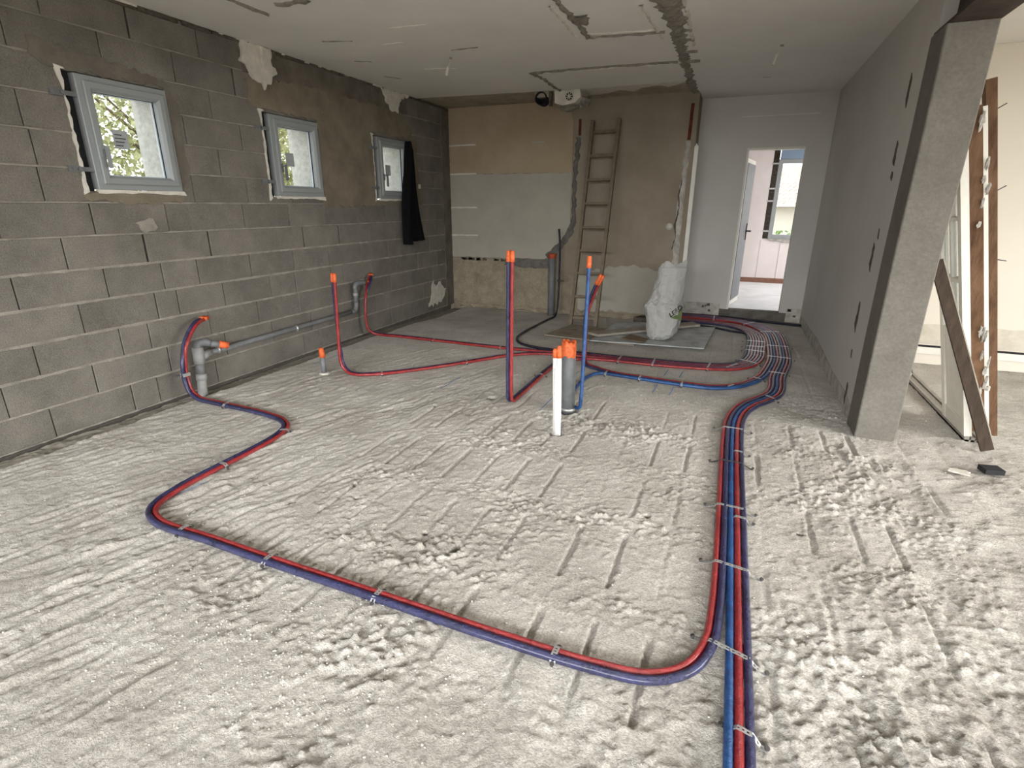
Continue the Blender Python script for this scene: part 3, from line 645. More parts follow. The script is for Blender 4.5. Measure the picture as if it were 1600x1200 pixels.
for i, y in enumerate((4.2, 4.45, 4.75, 5.0, 5.35, 5.68)):
    trace([(3.27, y), (3.39, y+.02)], [.05, .04], 40+i, amp=.01)
for i, (a, b) in enumerate((((2.56, 3.9), (2.54, 4.62)), ((3.12, 4.1), (3.16, 4.9)), ((3.40, 3.9), (3.37, 5.2)), ((1.86, 5.66), (3.15, 5.73)), ((2.66, 4.60), (3.15, 4.67)))):
    trace([a, b], [.03, .025], 60+i, M_PLASTER, dn=.008, lump=.003, amp=.01, name='plaster_edge')
trace([(.69, 2.9), (.69, 3.1), (.70, 3.35)], [.015, .03, .02], 8, amp=.006)
trace([(.90, 3.22), (1.15, 3.24)], [.05, .06], 9)
for i, (x, y, l, a) in enumerate(((.6, 4.0, .25, .3), (1.0, 4.25, .2, 0), (.45, 4.6, .15, .5), (1.3, 3.9, .3, .1), (.35, 5.2, .2, 1.0), (.9, 5.1, .3, .2), (1.45, 4.6, .25, 0))):
    trace([(x, y), (x+l*math.cos(a), y+l*math.sin(a))], [.012, .008], 80+i, M_PLASTER if i % 2 else M_TRACE, dn=.005, lump=.002, amp=.006, name='scratch')
trace([(3.94, 6.65), (4.02, 6.65)], [.05, .04], 93, M_TRACE, dn=.0005, lump=.0003, amp=.015, name='stain')
# scalloped plaster left along the unpainted strip
mb = MB()
mb.prism(ragged([(1.90, 6.52), (3.2, 6.54), (3.2, 6.62), (3.0, 6.80), (2.9, 6.68), (2.72, 6.72), (2.6, 6.9), (2.45, 6.78), (2.3, 6.9), (2.1, 6.95), (1.9, 7.0)], .05, .015, 6), (0, 0, 0), *CA, CEIL-.004, CEIL+.008)
build('scalloped_plaster', mb, M_PLASTER, ceiling)

def socket(x, y, lean, label):
    t = thing('ceiling_lamp_wire', (x, y, CEIL-.008), label, 'lamp wire', 'bare lamp wires hanging from the ceiling')
    build('wire', MB().tube([(x, y, CEIL-.005), (x+lean*.3, y, CEIL-.05), (x+lean, y, CEIL-.10)], .004, 6), M_PLASTER, t, True)
    build('lamp_connector', MB().tube([(x+lean*.75, y, CEIL-.075), (x+lean*1.3, y, CEIL-.15)], [.012, .016], 8), M_PLASTER, t, True)
    build('ceiling_hook', MB().tube([(x, y, CEIL-.004), (x, y, CEIL-.02)], .014, 8), M_TRACE, t)
socket(1.33, 4.81, -.035, 'white lamp connector hanging from the ceiling before the block wall')
socket(4.04, 5.44, -.035, 'bare lamp wire hanging from the ceiling near the doorway')

# vent boxing and duct
vb = thing('vent_box', (1.95, 6.6, 2.52), 'white plaster boxing with a round vent under the ceiling', 'vent')
mb = MB(); mb.prism([(1.74, 2.683), (2.04, 2.683), (2.06, 2.60), (1.99, 2.54), (1.84, 2.52), (1.75, 2.55)], (0, 6.55, 0), (1, 0, 0), (0, 0, 1), (0, 1, 0), 0, .32); build('boxing', mb, M_PLASTER, vb)
cx, cz = 1.925, 2.605
mb = MB().tube([(cx, 6.538, cz), (cx, 6.552, cz)], .052, 20); build('vent_ring', mb, M_PLASTER, vb, False)
mb = MB().tube([(cx, 6.534, cz), (cx, 6.54, cz)], .042, 20); build('vent_opening', mb, M_BLACK, vb)
mb = MB()
for k in range(4):
    a = k*math.pi/4+.3; mb.obox((cx, 6.531, cz), (math.cos(a), 0, math.sin(a)), (-math.sin(a), 0, math.cos(a)), (0, 1, 0), -.04, .04, -.004, .004, 0, .003)
mb.tube([(cx, 6.528, cz), (cx, 6.536, cz)], .012, 10); build('vent_grille', mb, M_PLASTER, vb)
build('broken_plaster', MB().blob((1.88, 6.68, 2.53), .12, .1, .05, 5, .3).blob((2.07, 6.7, 2.57), .06, .07, .05, 6, .3), M_TRACE, vb)
du = thing('duct_pipe', (1.60, 6.6, 2.6), 'open black duct end beside the vent box', 'duct')
mb = MB(); ring = []
for r_, y in ((.070, 6.66), (.070, 6.52), (.060, 6.52), (.060, 6.65)):
    ring.append(len(mb.v)); mb.v += [(1.585+r_*math.cos(2*math.pi*j/20), y, 2.605+r_*math.sin(2*math.pi*j/20)) for j in range(20)]
for k in range(3):
    for j in range(20): mb.f.append((ring[k]+j, ring[k]+(j+1) % 20, ring[k+1]+(j+1) % 20, ring[k+1]+j))
mb.f.append(tuple(range(ring[3], ring[3]+20))); mb.f.append(tuple(range(ring[0], ring[0]+20))); build('duct_tube', mb, M_BLACK, du, True)
build('duct_collar', MB().box(1.50, 1.67, 6.56, 6.66, 2.62, 2.684), M_CEILRAW, du)
build('duct_bracket', MB().box(1.665, 1.70, 6.58, 6.62, 2.53, 2.68), M_CHIPSHADE, du)

# ------------------------------------------------------------------ far room seen through the doorway
FRY = 10.7
struct('floor_far_room', MB().box(2.6, 7.0, DY+.12, FRY, 0, FZ), M_FARFLOOR, 'pale dusty floor of the far room')
WX0, WX1, WZ0, WZ1 = 4.32, 5.5, .88, 2.42
struct('wall_far_room', MB().box(2.6, WX0, FRY, FRY+.2, -.1, 2.9).box(WX1, 7.0, FRY, FRY+.2, -.1, 2.9).box(WX0, WX1, FRY, FRY+.2, -.1, WZ0).box(WX0, WX1, FRY, FRY+.2, WZ1, 2.9), M_PINK, 'pinkish white wall at the end of the far room')
fw_ = bpy.data.objects['wall_far_room']
build('plaster_seam', MB().box(4.30, 4.305, FRY-.003, FRY, .2, .86).box(4.62, 4.628, FRY-.003, FRY, .2, .86), M_STAIN, fw_)
build('rough_sill', MB().prism(ragged([(4.38, .88), (5.4, .88), (5.2, .80), (4.62, .82)], .05, .012, 3), (0, FRY, 0), *BX_, -.01, .02), M_FOAM, fw_)
struct('wall_far_room_left', MB().box(2.4, 2.6, DY+.1, FRY+.2, -.1, 2.9), M_PINK, 'side wall of the far room')
struct('wall_far_room_right', MB().box(6.9, 7.1, DY+.1, 8.1, -.1, 2.9).box(6.9, 7.1, 10.3, FRY+.2, -.1, 2.9).box(6.9, 7.1, 8.1, 10.3, 2.3, 2.9).box(6.9, 7.1, 8.1, 10.3, -.1, .5).box(4.9, 7.0, DY+.0, DY+.12, -.1, 2.9), M_PINK, 'right wall of the far room with an opening added to light it')
struct('ceiling_far_room', MB().box(2.4, 7.1, DY+.16, FRY+.3, 2.7, 2.85), M_CEIL, 'ceiling of the far room')
struct('baseboard_far_room', MB().box(2.6, 6.9, FRY-.014, FRY, FZ, FZ+.085), M_SKIRT, 'brown skirting tiles of the far room')
w4 = thing('window_4', (4.9, FRY, WZ0), 'tall window with a blue shutter box in the far room', 'window', kind='structure')
build('gap_membrane', MB().box(WX0, 4.42, FRY+.10, FRY+.12, WZ0, WZ1), M_CHIPSHADE, w4)
build('frame', MB().box(4.41, 4.475, FRY-.01, FRY+.06, WZ0+.002, 2.175).box(5.43, 5.498, FRY-.01, FRY+.06, WZ0+.002, 2.175).box(4.476, 5.429, FRY-.009, FRY+.06, WZ0+.002, WZ0+.075).box(4.476, 5.429, FRY-.009, FRY+.06, 2.11, 2.17), M_PVC, w4)
build('shutter_box', MB().box(4.43, 5.5, FRY-.02, FRY+.15, 2.18, WZ1-.01), M_SHUT, w4)
build('pane', MB().box(4.47, 5.43, FRY+.02, FRY+.025, WZ0+.07, 2.11), M_GLASS, w4)
for z in (1.0, 1.5, 1.7, 2.1): build('fixing_bracket', MB().box(WX0-.02, 4.42, FRY-.006, FRY-.002, z, z+.025), M_ZINC, w4)

# ------------------------------------------------------------------ outdoors
struct('ground_outside', MB().quad((-40, -40, -.6), (50, -40, -.6), (50, 60, -.6), (-40, 60, -.6)), M_GROUND, 'ground outside the house')
def leaf_cloud(c, rx, ry, rz, n, size, seed):
    rg = random.Random(seed); mb = MB()
    for i in range(n):
        while True:
            u = Vector((rg.uniform(-1, 1), rg.uniform(-1, 1), rg.uniform(-1, 1)))
            if 0.25 < u.length < 1: break
        p = Vector((c[0]+u.x*rx, c[1]+u.y*ry, c[2]+u.z*rz)); a = Vector((rg.gauss(0, 1), rg.gauss(0, 1), rg.gauss(0, 1))).normalized(); b = a.orthogonal().normalized()
        s = size*rg.uniform(.6, 1.3); mb.quad(p-a*s, p-b*s*.45, p+a*s, p+b*s*.45)
    return mb
def tree(name, c, rx, ry, rz, n, size, seed, label, m=M_LEAF, cat='tree'):
    t = thing(name, (c[0], c[1], -.6), label, cat)
    fo = build('foliage', leaf_cloud(c, rx, ry, rz, n, size, seed), m, t); fo['kind'] = 'stuff'
    tr = MB().tube([(c[0], c[1], -.6), (c[0]+.1, c[1], c[2]-rz*.4), (c[0], c[1]+.1, c[2])], [.14, .10, .05], 8)
    rg = random.Random(seed+1)
    for i in range(7): tr.tube([(c[0], c[1], c[2]-rz*.4), (c[0]+rx*rg.uniform(-.7, .7), c[1]+ry*rg.uniform(-.7, .7), c[2]+rz*rg.uniform(-.2, .7))], [.04, .012], 6)
    build('trunk', tr, M_BARK, t, True)
tree('leafy_tree', (-2.6, 5.4, 2.3), 1.0, 1.6, 1.9, 13000, .042, 3, 'pale leafy tree outside the nearest small window')
tree('leafy_tree', (-3.6, 8.9, 2.2), 1.2, 1.0, 1.9, 7000, .045, 5, 'yellow green tree outside the middle small window')
tree('garden_hedge', (7.0, 14.6, .30), 3.5, .6, .75, 5200, .07, 6, 'green hedge outside the far room window', M_LEAF2, 'hedge')
nh = thing('neighbour_house', (7.5, 20, -.6), 'pale neighbouring house with a clay tile roof', 'house')
build('house_wall', MB().box(1, 16, 20, 26, -.6, 1.42), M_CREAM, nh)
mb = MB(); n = 90; rows_ = 11
for k in range(rows_):
    y0 = 19.5+k*.36; z0 = 1.38+k*.13; y1 = y0+.42; z1 = z0+.15; base = len(mb.v)
    for i in range(n*4+1):
        x = 1+i*15/(n*4); h_ = .055*abs(math.sin(math.pi*i/4))
        mb.v += [(x, y0, z0+h_+.03), (x, y1, z1+h_)]
    for i in range(n*4): mb.f.append((base+2*i, base+2*i+2, base+2*i+3, base+2*i+1))
rf = build('tile_roof', mb, M_TILE, nh, True); rf['kind'] = 'stuff'

# ------------------------------------------------------------------ pipes
def catmull(P, step=.02):
    P = [Vector(p) for p in P]; Q = [P[0]*2-P[1]] + P + [P[-1]*2-P[-2]]; out = []
    for i in range(1, len(Q)-2):
        p0, p1, p2, p3 = Q[i-1:i+3]; n = max(2, int((p2-p1).length/step))
        d1 = max((p1-p0).length, 1e-4)**.5; d2 = max((p2-p1).length, 1e-4)**.5; d3 = max((p3-p2).length, 1e-4)**.5
        m1 = (p1-p0)/d1-(p2-p0)/(d1+d2)+(p2-p1)/d2; m2 = (p2-p1)/d2-(p3-p1)/(d2+d3)+(p3-p2)/d3; m1 *= d2; m2 *= d2
        for j in range(n):
            t = j/n; out.append(p1*(2*t**3-3*t**2+1)+m1*(t**3-2*t**2+t)+p2*(-2*t**3+3*t**2)+m2*(t**3-t**2))
    out.append(P[-1]); return out
PR = 0.0136
def side_offset(path, d):
    """shift a 3-D path sideways (right positive); vertical stretches keep the side of their neighbours"""
    P = [Vector(p) for p in path]; n = len(P); S = [None]*n
    for i in range(n):
        t = (P[min(i+1, n-1)]-P[max(i-1, 0)]).normalized(); c = t.cross(Vector((0, 0, 1)))
        if c.length > .35: S[i] = c.normalized()
    last = None
    for i in range(n-1, -1, -1):
        if S[i] is None: S[i] = last
        else: last = S[i]
    last = None
    for i in range(n):
        if S[i] is None: S[i] = last
        else: last = S[i]
    return [p + s*d for p, s in zip(P, S)]
def G(x, y, dz=0.0): return (x, y, fz(x, y)+PR+.003+dz)
def pipe(name, path, m, label, r=PR, tips=(), n=12, jit=.03, seed=0, step=.022, cat='pipe', group=None):
    """tips: list of (start, end) lengths measured from the path's beginning that are wrapped in tape"""
    c = catmull(path, step)
    root = thing(name, tuple(c[0]), label, cat, group)
    build('sleeve', MB().tube(c, r, n, True, jit, seed), m, root, True)
    acc = [0]
    for a, b in zip(c[:-1], c[1:]): acc.append(acc[-1]+(b-a).length)
    for (a0, a1, tm) in tips:
        seg = [p for p, l in zip(c, acc) if a0 <= l <= a1]
        if len(seg) > 1:
            e = [1.13]*len(seg)
            if a0 == 0: seg.insert(0, seg[0]+(seg[0]-seg[1]).normalized()*.03); e.insert(0, .95)
            build('tape_wrap', MB().tube(seg, [r*q*1.05 for q in e], n, True, .06, seed+5), tm, root, True)
    return root
# shared centre lines
D = 0.0278
MAIN = [(4.03, 1.9), (4.025, 2.5), (4.02, 3.0), (4.02, 3.45), (4.03, 3.72), (4.07, 3.95), (4.14, 4.13), (4.23, 4.28), (4.305, 4.43), (4.345, 4.62), (4.365, 4.9)]
OUT = [(4.415, 5.5), (4.435, 5.95), (4.44, 6.35), (4.42, 6.72), (4.36, 6.98), (4.25, 7.18), (4.1, 7.33), (3.9, 7.42), (3.7, 7.46), (3.5, 7.475), (3.27, 7.475)]
INN = [(2.75, 4.97), (2.99, 4.975), (3.31, 4.99), (3.6, 5.02), (3.85, 5.06), (4.0, 5.13), (4.12, 5.29), (4.19, 5.55), (4.215, 5.9), (4.235, 6.35), (4.20, 6.68), (4.10, 6.90), (3.95, 7.04), (3.75, 7.12), (3.5, 7.16), (3.27, 7.18)]
def off2(pts, d):
    return [tuple(p) for p in side_offset([(x, y, 0) for x, y in pts], d)]
def run(pts, d=0, dz=0): return [G(p[0], p[1], dz) for p in off2(pts, d)]
# foreground loop (red inside, navy outside) then leftmost two of the main run
LOOP3 = [(.10, 2.90, .575), (.13, 2.80, .555), (.15, 2.71, .485), (.155, 2.655, .40), (.155, 2.625, .28), (.16, 2.615, .16), (.19, 2.615, .07), (.26, 2.62, .024), (.36, 2.62, .017)]
LOOP2 = [(.66, 2.605), (.95, 2.585), (1.13, 2.55), (1.25, 2.47), (1.31, 2.33), (1.33, 2.1), (1.335, 1.85), (1.345, 1.62), (1.40, 1.45), (1.53, 1.375), (1.9, 1.36), (2.3, 1.352), (2.8, 1.345), (3.3, 1.335), (3.62, 1.335), (3.80, 1.36), (3.91, 1.44), (3.965, 1.57), (3.982, 1.75)]
def loop_path(d, i):
    c = [Vector(p) for p in LOOP3] + [Vector(G(*p)) for p in LOOP2]
    a = side_offset(c, d)
    return a + [Vector(p) for p in run(MAIN[1:], (i-2)*D)] + [Vector(p) for p in run(OUT, (i+3-3.5)*D)]
pipe('heating_pipe', loop_path(-.0142, 0), M_RED, 'red pipe, inner one of the pair looping round the foreground floor', seed=1, r=.0128, tips=[(0, .05, M_ORANGE), (.155, .195, M_ORANGE)])
pipe('heating_pipe', loop_path(.0142, 1), M_NAVY, 'navy pipe, outer one of the pair looping round the foreground floor', seed=2, r=.0152, tips=[(0, .05, M_ORANGE)])
for i, m, lb in ((2, M_BLUE, 'light blue pipe running out of the bottom edge of the picture'), (3, M_RED, 'red pipe running out of the bottom edge between light blue and navy'), (4, M_NAVY, 'navy pipe running out of the bottom edge, rightmost of the run')):
    p = run([(4.035, -1.5), (4.035, .6), (4.035, 1.2)] + MAIN, (i-2)*D*1.02) + run(OUT, (i+3-3.5)*D)
    pipe('heating_pipe', p, m, lb, seed=10+i)
# pipes of the inner bundle
def inn(i, start=0): return run(INN[start:], (i-3)*D)
def join(a, i, start=0): return a + inn(i, start)
# navy pipe from the back wall
bn = [(1.70, 7.03, 1.13), (1.715, 7.04, .95), (1.72, 7.04, .6), (1.72, 7.03, .25), (1.715, 7.0, .04), (1.71, 6.93, -.02)]
p = bn + [G(1.70, 6.7), G(1.70, 6.23), G(1.715, 5.72), G(1.76, 5.38), G(1.88, 5.18), G(2.08, 5.09), G(2.4, 5.06)] + [G(x, y) for x, y, _ in off2(INN[:11], -3*D)] + [G(3.98, 6.72), G(3.75, 6.85), G(3.45, 6.95), G(3.27, 7.0)]
pipe('heating_pipe', p, M_DNAVY, 'dark navy pipe rising beside the grey pipe at the back wall', seed=21, tips=[(0, .02, M_DORANGE)])
def l580(d, i):
    c = [(.05, 5.12, .66), (.09, 5.05, .63), (.12, 4.96, .555), (.125, 4.90, .45), (.125, 4.875, .32), (.125, 4.87, .18), (.14, 4.88, .08), (.19, 4.92, .03), (.27, 4.945, .017)]
    return side_offset([Vector(q) for q in c] + [Vector(G(x, y)) for x, y in ((.5, 4.955), (1.08, 4.945), (1.6, 4.94), (1.9, 4.95), (2.2, 4.975))], d) + [Vector(q) for q in inn(i)]
pipe('heating_pipe', l580(-.013, 1), M_NAVY, 'navy pipe hidden behind its red twin at the far grey elbow', seed=22, tips=[(0, .035, M_ORANGE)])
pipe('heating_pipe', l580(.013, 2), M_RED, 'red pipe rising in front of the far grey elbow by the block wall', seed=23, tips=[(0, .035, M_ORANGE), (.12, .16, M_ORANGE)])
def l520(d, i):
    c = [(.80, 3.61, .85), (.795, 3.61, .65), (.79, 3.61, .42), (.795, 3.605, .22), (.81, 3.60, .10), (.86, 3.60, .035), (.95, 3.60, .017)]
    s = [Vector(q) for q in c] + [Vector(G(x, y)) for x, y in ((1.13, 3.68), (1.36, 3.92), (1.55, 4.16), (1.77, 4.50), (1.95, 4.72), (2.15, 4.86), (2.4, 4.93))]
    o = side_offset(s, d)
    for k in range(4):      # the pair twists so that the red one stands to the right at the top
        t = (1.0, .9, .6, .2)[k]; a = t*R90*.9; o[k] = s[k] + Vector((math.sin(a)*d, -math.cos(a)*d, 0))
    return o + [Vector(q) for q in inn(i)]
pipe('heating_pipe', l520(-.013, 3), M_NAVY, 'navy pipe behind the tall red riser beside the short grey stub', seed=24, tips=[(0, .05, M_ORANGE)])
pipe('heating_pipe', l520(.013, 4), M_RED, 'tall red riser standing behind the short grey stub near the block wall', seed=25, tips=[(0, .05, M_ORANGE)])
def r800(x, i):
    c = [(x, 3.468, 1.10), (x-.002, 3.468, .8), (x-.003, 3.466, .4), (x-.003, 3.464, .12), (x-.002, 3.470, .045), (x, 3.50, .02), (x, 3.56, .017)]
    s = c + [G(q, y) for q, y in ((x-.005, 3.94), (x-.01, 4.35), (x+.01, 4.60), (x+.08, 4.76), (x+.22, 4.86))]
    return s + [G(q[0], q[1]) for q in off2([(2.9, 4.97)] + INN[1:], (i-3)*D)][1:]
pipe('heating_pipe', r800(2.447, 5), M_NAVY, 'navy riser of the tall taped pair in the middle of the room', seed=26, tips=[(0, .05, M_ORANGE)])
pipe('heating_pipe', r800(2.476, 6), M_RED, 'red riser of the tall taped pair in the middle of the room', seed=27, tips=[(0, .05, M_ORANGE)])
# blue group
BL = [(3.04, 4.48), (3.27, 4.445), (3.47, 4.42), (3.66, 4.41), (3.85, 4.43), (4.02, 4.53), (4.14, 4.69), (4.235, 4.9), (4.29, 5.15)]
def outer(i): return run(OUT, (i-3.5)*D)
b13 = [(3.01, 3.50, 1.08), (3.008, 3.50, .8), (3.003, 3.497, .4), (3.0, 3.494, .13), (2.99, 3.505, .045), (2.95, 3.545, .02), (2.895, 3.63, .017)] + [G(*q) for q in ((2.85, 3.78), (2.825, 4.0), (2.83, 4.25), (2.88, 4.42), (2.95, 4.465))] + run(BL, D) + outer(2)
pipe('heating_pipe', b13, M_BLUE, 'tall light blue riser in front of the ladder', seed=31, tips=[(0, .05, M_ORANGE)])
def b14(x, y, d, i, tip):
    c = tip + [(x, y, .45), (x-.005, y, .2), (x, y-.005, .06), (x+.01, y-.04, .022), (x+.03, y-.1, .017)] + [G(x+.08, y-.19), G(x+.17, y-.245)]
    return c + run(BL, d) + outer(i)
pipe('heating_pipe', b14(2.668, 4.83, 0, 1, [(2.79, 4.80, .81), (2.745, 4.815, .72), (2.70, 4.83, .60)]), M_NAVY, 'navy pipe bent at its top behind the light blue riser', seed=32, tips=[(0, .10, M_ORANGE)])
pipe('heating_pipe', b14(2.680, 4.860, -D, 0, [(2.805, 4.83, .80), (2.76, 4.845, .71), (2.715, 4.86, .58)]), M_RED, 'red pipe bent at its top behind the light blue riser', seed=33, tips=[(0, .10, M_ORANGE)])
# two black pipes running from the bundle to the right wall
for i in range(2):
    p = [G(3.27, 7.60+i*.025, .0), G(3.6, 7.60+i*.025), G(3.95, 7.58+i*.026), G(4.3, 7.50+i*.028), G(4.6, 7.42+i*.028), G(4.79, 7.38+i*.028)]
    pipe('heating_pipe', p, M_DNAVY, ('near' if i == 0 else 'far') + ' one of two black pipes running to the white side wall under the doorway', seed=40+i)

# ------------------------------------------------------------------ metal straps pinning the pipes down
def strap(c, ang, half, label, tall=0.030, wd=.016, ext=.022, nail=True, flat=.02, m=M_ZINC, z0=None, group='perforated straps pinning the pipes'):
    """band across the pipes at c; ang = direction across (radians); half = half the bundle's width"""
    a = Vector((math.cos(ang), math.sin(ang), 0)); b = Vector((-math.sin(ang), math.cos(ang), 0))
    zb = fz(c[0], c[1]) if z0 is None else z0
    prof = [(-half-ext-flat, .002), (-half-ext, .004), (-half-.004, tall*.55), (-half+.010, tall)]
    k = max(1, int(2*half/.02)); prof += [(-half+.010+(2*half-.02)*j/k, tall + (.0012 if j % 2 else 0)) for j in range(1, k)]
    prof += [(half-.010, tall), (half+.004, tall*.55), (half+ext, .004), (half+ext+flat, .002)]
    P = []
    for (p, q), (p2, q2) in zip(prof[:-1], prof[1:]):
        d = math.hypot(p2-p, q2-q); n = max(1, round(d/.008))
        P += [(p+(p2-p)*j/n, q+(q2-q)*j/n) for j in range(n)]
    P.append(prof[-1])
    t = thing('pipe_strap', (c[0], c[1], zb), label, 'metal strap', group)
    mb = MB(); n0 = 0
    for (p, q) in P:
        o = Vector((c[0], c[1], zb+q)) + a*p
        mb.v += [tuple(o+b*s) for s in (-wd/2, -wd*.2, wd*.2, wd/2)]
    for i in range(len(P)-1):
        for j in range(3):
            if j == 1 and i % 2: continue
            mb.f.append((i*4+j, i*4+j+1, (i+1)*4+j+1, (i+1)*4+j))
    o = build('band', mb, m, t)
    md = o.modifiers.new('thickness', 'SOLIDIFY'); md.thickness = .0014; md.offset = 0
    if nail:
        for s in (-1, 1):
            e = Vector((c[0], c[1], zb)) + a*(s*(half+ext+flat*.6))
            build('nail', MB().tube([e+Vector((0, 0, -.01)), e+a*(s*.004)+Vector((0, 0, .010))], [.003, .004], 6).tube([e+a*(s*.004)+Vector((0, 0, .009)), e+a*(s*.006)+Vector((0, 0, .014))], .0075, 8), M_NAIL, t)
    return t
OD = ['first', 'second', 'third', 'fourth', 'fifth', 'sixth', 'seventh', 'eighth', 'ninth', 'tenth']
ms = [((4.075, 1.265), -.25, .03), ((4.03, 1.56), -.30, .075), ((4.03, 2.03), -.16, .072), ((4.022, 2.52), -.05, .07), ((4.065, 2.43), -.1, .03), ((4.02, 3.04), -.04, .07), ((4.058, 3.2), -.1, .03), ((4.022, 3.56), .0, .07), ((4.28, 4.33), -.75, .05)]
ms.sort(key=lambda q: q[0][1])
for i, (c, a, h_) in enumerate(ms): strap(c, a, h_, '%s metal strap counted from the bottom edge across the five pipe run' % OD[i], ext=.03 if h_ > .05 else .015, m=M_NAIL if i == 5 else M_ZINC)
fs = [((1.335, 1.90), 0, 'strap on the red and navy pair where the loop nears the left corner'), ((1.72, 1.367), R90, 'first strap from the left along the foreground pipe pair'), ((2.24, 1.354), R90, 'second strap from the left along the foreground pipe pair'), ((2.79, 1.345), R90, 'third strap from the left along the foreground pipe pair'), ((3.50, 1.335), R90, 'last strap of the foreground pipe pair before it bends into the run'), ((.55, 2.61), R90, 'strap on the foreground pair just after it leaves the block wall'), ((1.30, 2.40), .5, 'strap on the foreground pair at its farthest bend')]
for c, a, lb in fs: strap(c, a, .030, lb, ext=.001, wd=.02, flat=.006)
for i, (x, y, a) in enumerate(((2.99, 4.975, R90), (3.31, 4.99, R90), (3.80, 5.05, R90-.1), (4.0, 5.13, R90-.5), (4.14, 5.34, -.9+R90*.5), (4.21, 5.8, -.1), (4.215, 6.0, 0.05), (4.225, 6.25, 0))):
    strap((x, y), a if i != 4 else .55*-1, .098, '%s strap along the wide red pipe bundle counted from the ladder' % OD[i], ext=.012)
for i, (x, y, a) in enumerate(((2.97, 4.475, R90), (3.27, 4.445, R90), (3.62, 4.41, R90), (4.0, 4.51, R90-.6), (4.2, 4.82, -.35))):
    strap((x, y), a, .042, '%s strap along the blue pipe branch counted from the blue riser' % OD[i], ext=.012)
for i, (x, y, a) in enumerate(((4.37, 5.05, -.1), (4.42, 5.6, -.1), (4.437, 6.1, 0), (4.40, 6.82, .25), (4.18, 7.25, .95), (3.75, 7.45, R90))):
    strap((x, y), a, .112 if i else .075, '%s strap of the outer bundle curving past the doorway' % OD[i], ext=.01)
for c, a, lb in (((1.15, 3.70), R90+.6, 'strap on the red pipe just right of the tall red riser'), ((1.66, 4.33), R90+.6, 'strap on the red branch before it meets the bundle'), ((.95, 4.95), R90, 'strap nearest the block wall on the far red branch'), ((1.75, 4.945), R90, 'strap on the far red branch before the middle risers'), ((2.45, 4.2), 0, 'strap on the short branch behind the tall taped pair')):
    strap(c, a, .027, lb, ext=.010, wd=.014)
t = thing('pipe_strap', (.155, 2.62, .20), 'strap round the riser at the block wall beside the grey waste pipe', 'metal strap', 'perforated straps pinning the pipes')
build('band', MB().box(.138, .176, 2.59, 2.645, .19, .215), M_ZINC, t)
build('nail', MB().tube([(.14, 2.60, .20), (.13, 2.565, .205)], .007, 8), M_NAIL, t); build('nail', MB().tube([(.14, 2.64, .20), (.13, 2.68, .205)], .006, 8), M_NAIL, t)
t = thing('pipe_strap', (1.72, 7.03, .45), 'dark clip on the navy riser at the back wall', 'metal strap', 'perforated straps pinning the pipes')
build('band', MB().tube([(1.70, 7.035, .45), (1.745, 7.035, .45)], .018, 10), M_NAIL, t); build('nail', MB().tube([(1.74, 7.03, .45), (1.79, 7.03, .452)], .006, 6), M_NAIL, t)

# ------------------------------------------------------------------ grey waste pipes and the other standpipes
def elbow(mb, p, q, r_, R=.05, n=12, k=6): mb.tube(catmull([p, (Vector(p)+Vector(q))/2, q], .02), r_, n)
wp = thing('waste_pipe', (.10, 2.79, 0), 'grey plastic waste pipe running along the foot of the block wall', 'waste pipe')
build('lower_bend', MB().tube(catmull([(.12, 2.755, -.04), (.115, 2.765, .05), (.10, 2.785, .115)], .02), .034, 14), M_LGREYPVC, wp, True)
build('collar', MB().tube([(.10, 2.783, .10), (.098, 2.79, .15)], .040, 16), M_LGREYPVC, wp, True)
build('upright', MB().tube([(.10, 2.785, .13), (.095, 2.80, .26)], .034, 16), M_GREYPVC, wp, True)
build('tee_fitting', MB().tube([(.095, 2.798, .235), (.092, 2.803, .36)], .041, 16).tube([(.093, 2.80, .28), (.085, 2.905, .295)], .033, 14), M_LGREYPVC, wp, True)
build('top_elbow', MB().tube(catmull([(.092, 2.803, .34), (.093, 2.815, .385), (.11, 2.85, .395), (.13, 2.89, .382)], .012), .032, 14), M_GREYPVC, wp, True)
build('short_branch', MB().tube([(.12, 2.87, .385), (.17, 2.95, .36)], .026, 14), M_GREYPVC, wp, True)
build('tape_wrap', MB().tube([(.165, 2.94, .363), (.20, 2.995, .345)], [.029, .026], 12, True, .05), M_ORANGE, wp, True)
build('long_run', MB().tube([(.085, 2.89, .293), (.08, 3.6, .297), (.075, 4.3, .302), (.07, 4.72, .305)], .0225, 14), M_GREYPVC, wp, True)
build('far_elbow', MB().tube(catmull([(.07, 4.70, .305), (.07, 4.76, .31), (.07, 4.79, .35), (.07, 4.795, .40)], .015), .025, 14), M_GREYPVC, wp, True)
build('far_upright', MB().tube([(.07, 4.795, .38), (.07, 4.80, .56)], .0225, 14), M_GREYPVC, wp, True)
build('far_collar', MB().tube([(.07, 4.795, .47), (.07, 4.795, .50)], .028, 14), M_LGREYPVC, wp, True)
build('far_top', MB().tube(catmull([(.07, 4.80, .54), (.07, 4.805, .585), (.08, 4.83, .60), (.10, 4.93, .60)], .015), .026, 14), M_GREYPVC, wp, True)
for y in (2.98, 3.85): build('wall_clip', MB().tube([(.083, y, .297), (.083, y+.012, .297)], .029, 14), M_ZINC, wp, True)
sp = thing('pipe_stub', (.645, 3.545, 0), 'short grey pipe stub with an orange taped end standing on the floor', 'waste pipe')
build('stub_tube', MB().tube([(.645, 3.545, -.03), (.645, 3.545, .17)], .022, 14), M_GREYPVC, sp, True)
build('tape_wrap', MB().tube([(.645, 3.545, .15), (.643, 3.545, .20), (.641, 3.545, .235)], [.025, .024, .020], 12, True, .06), M_ORANGE, sp, True)
build('mortar_ring', MB().tube([(.645, 3.545, -.01), (.645, 3.545, .012)], [.05, .036], 14, True, .12), M_PLASTER, sp)
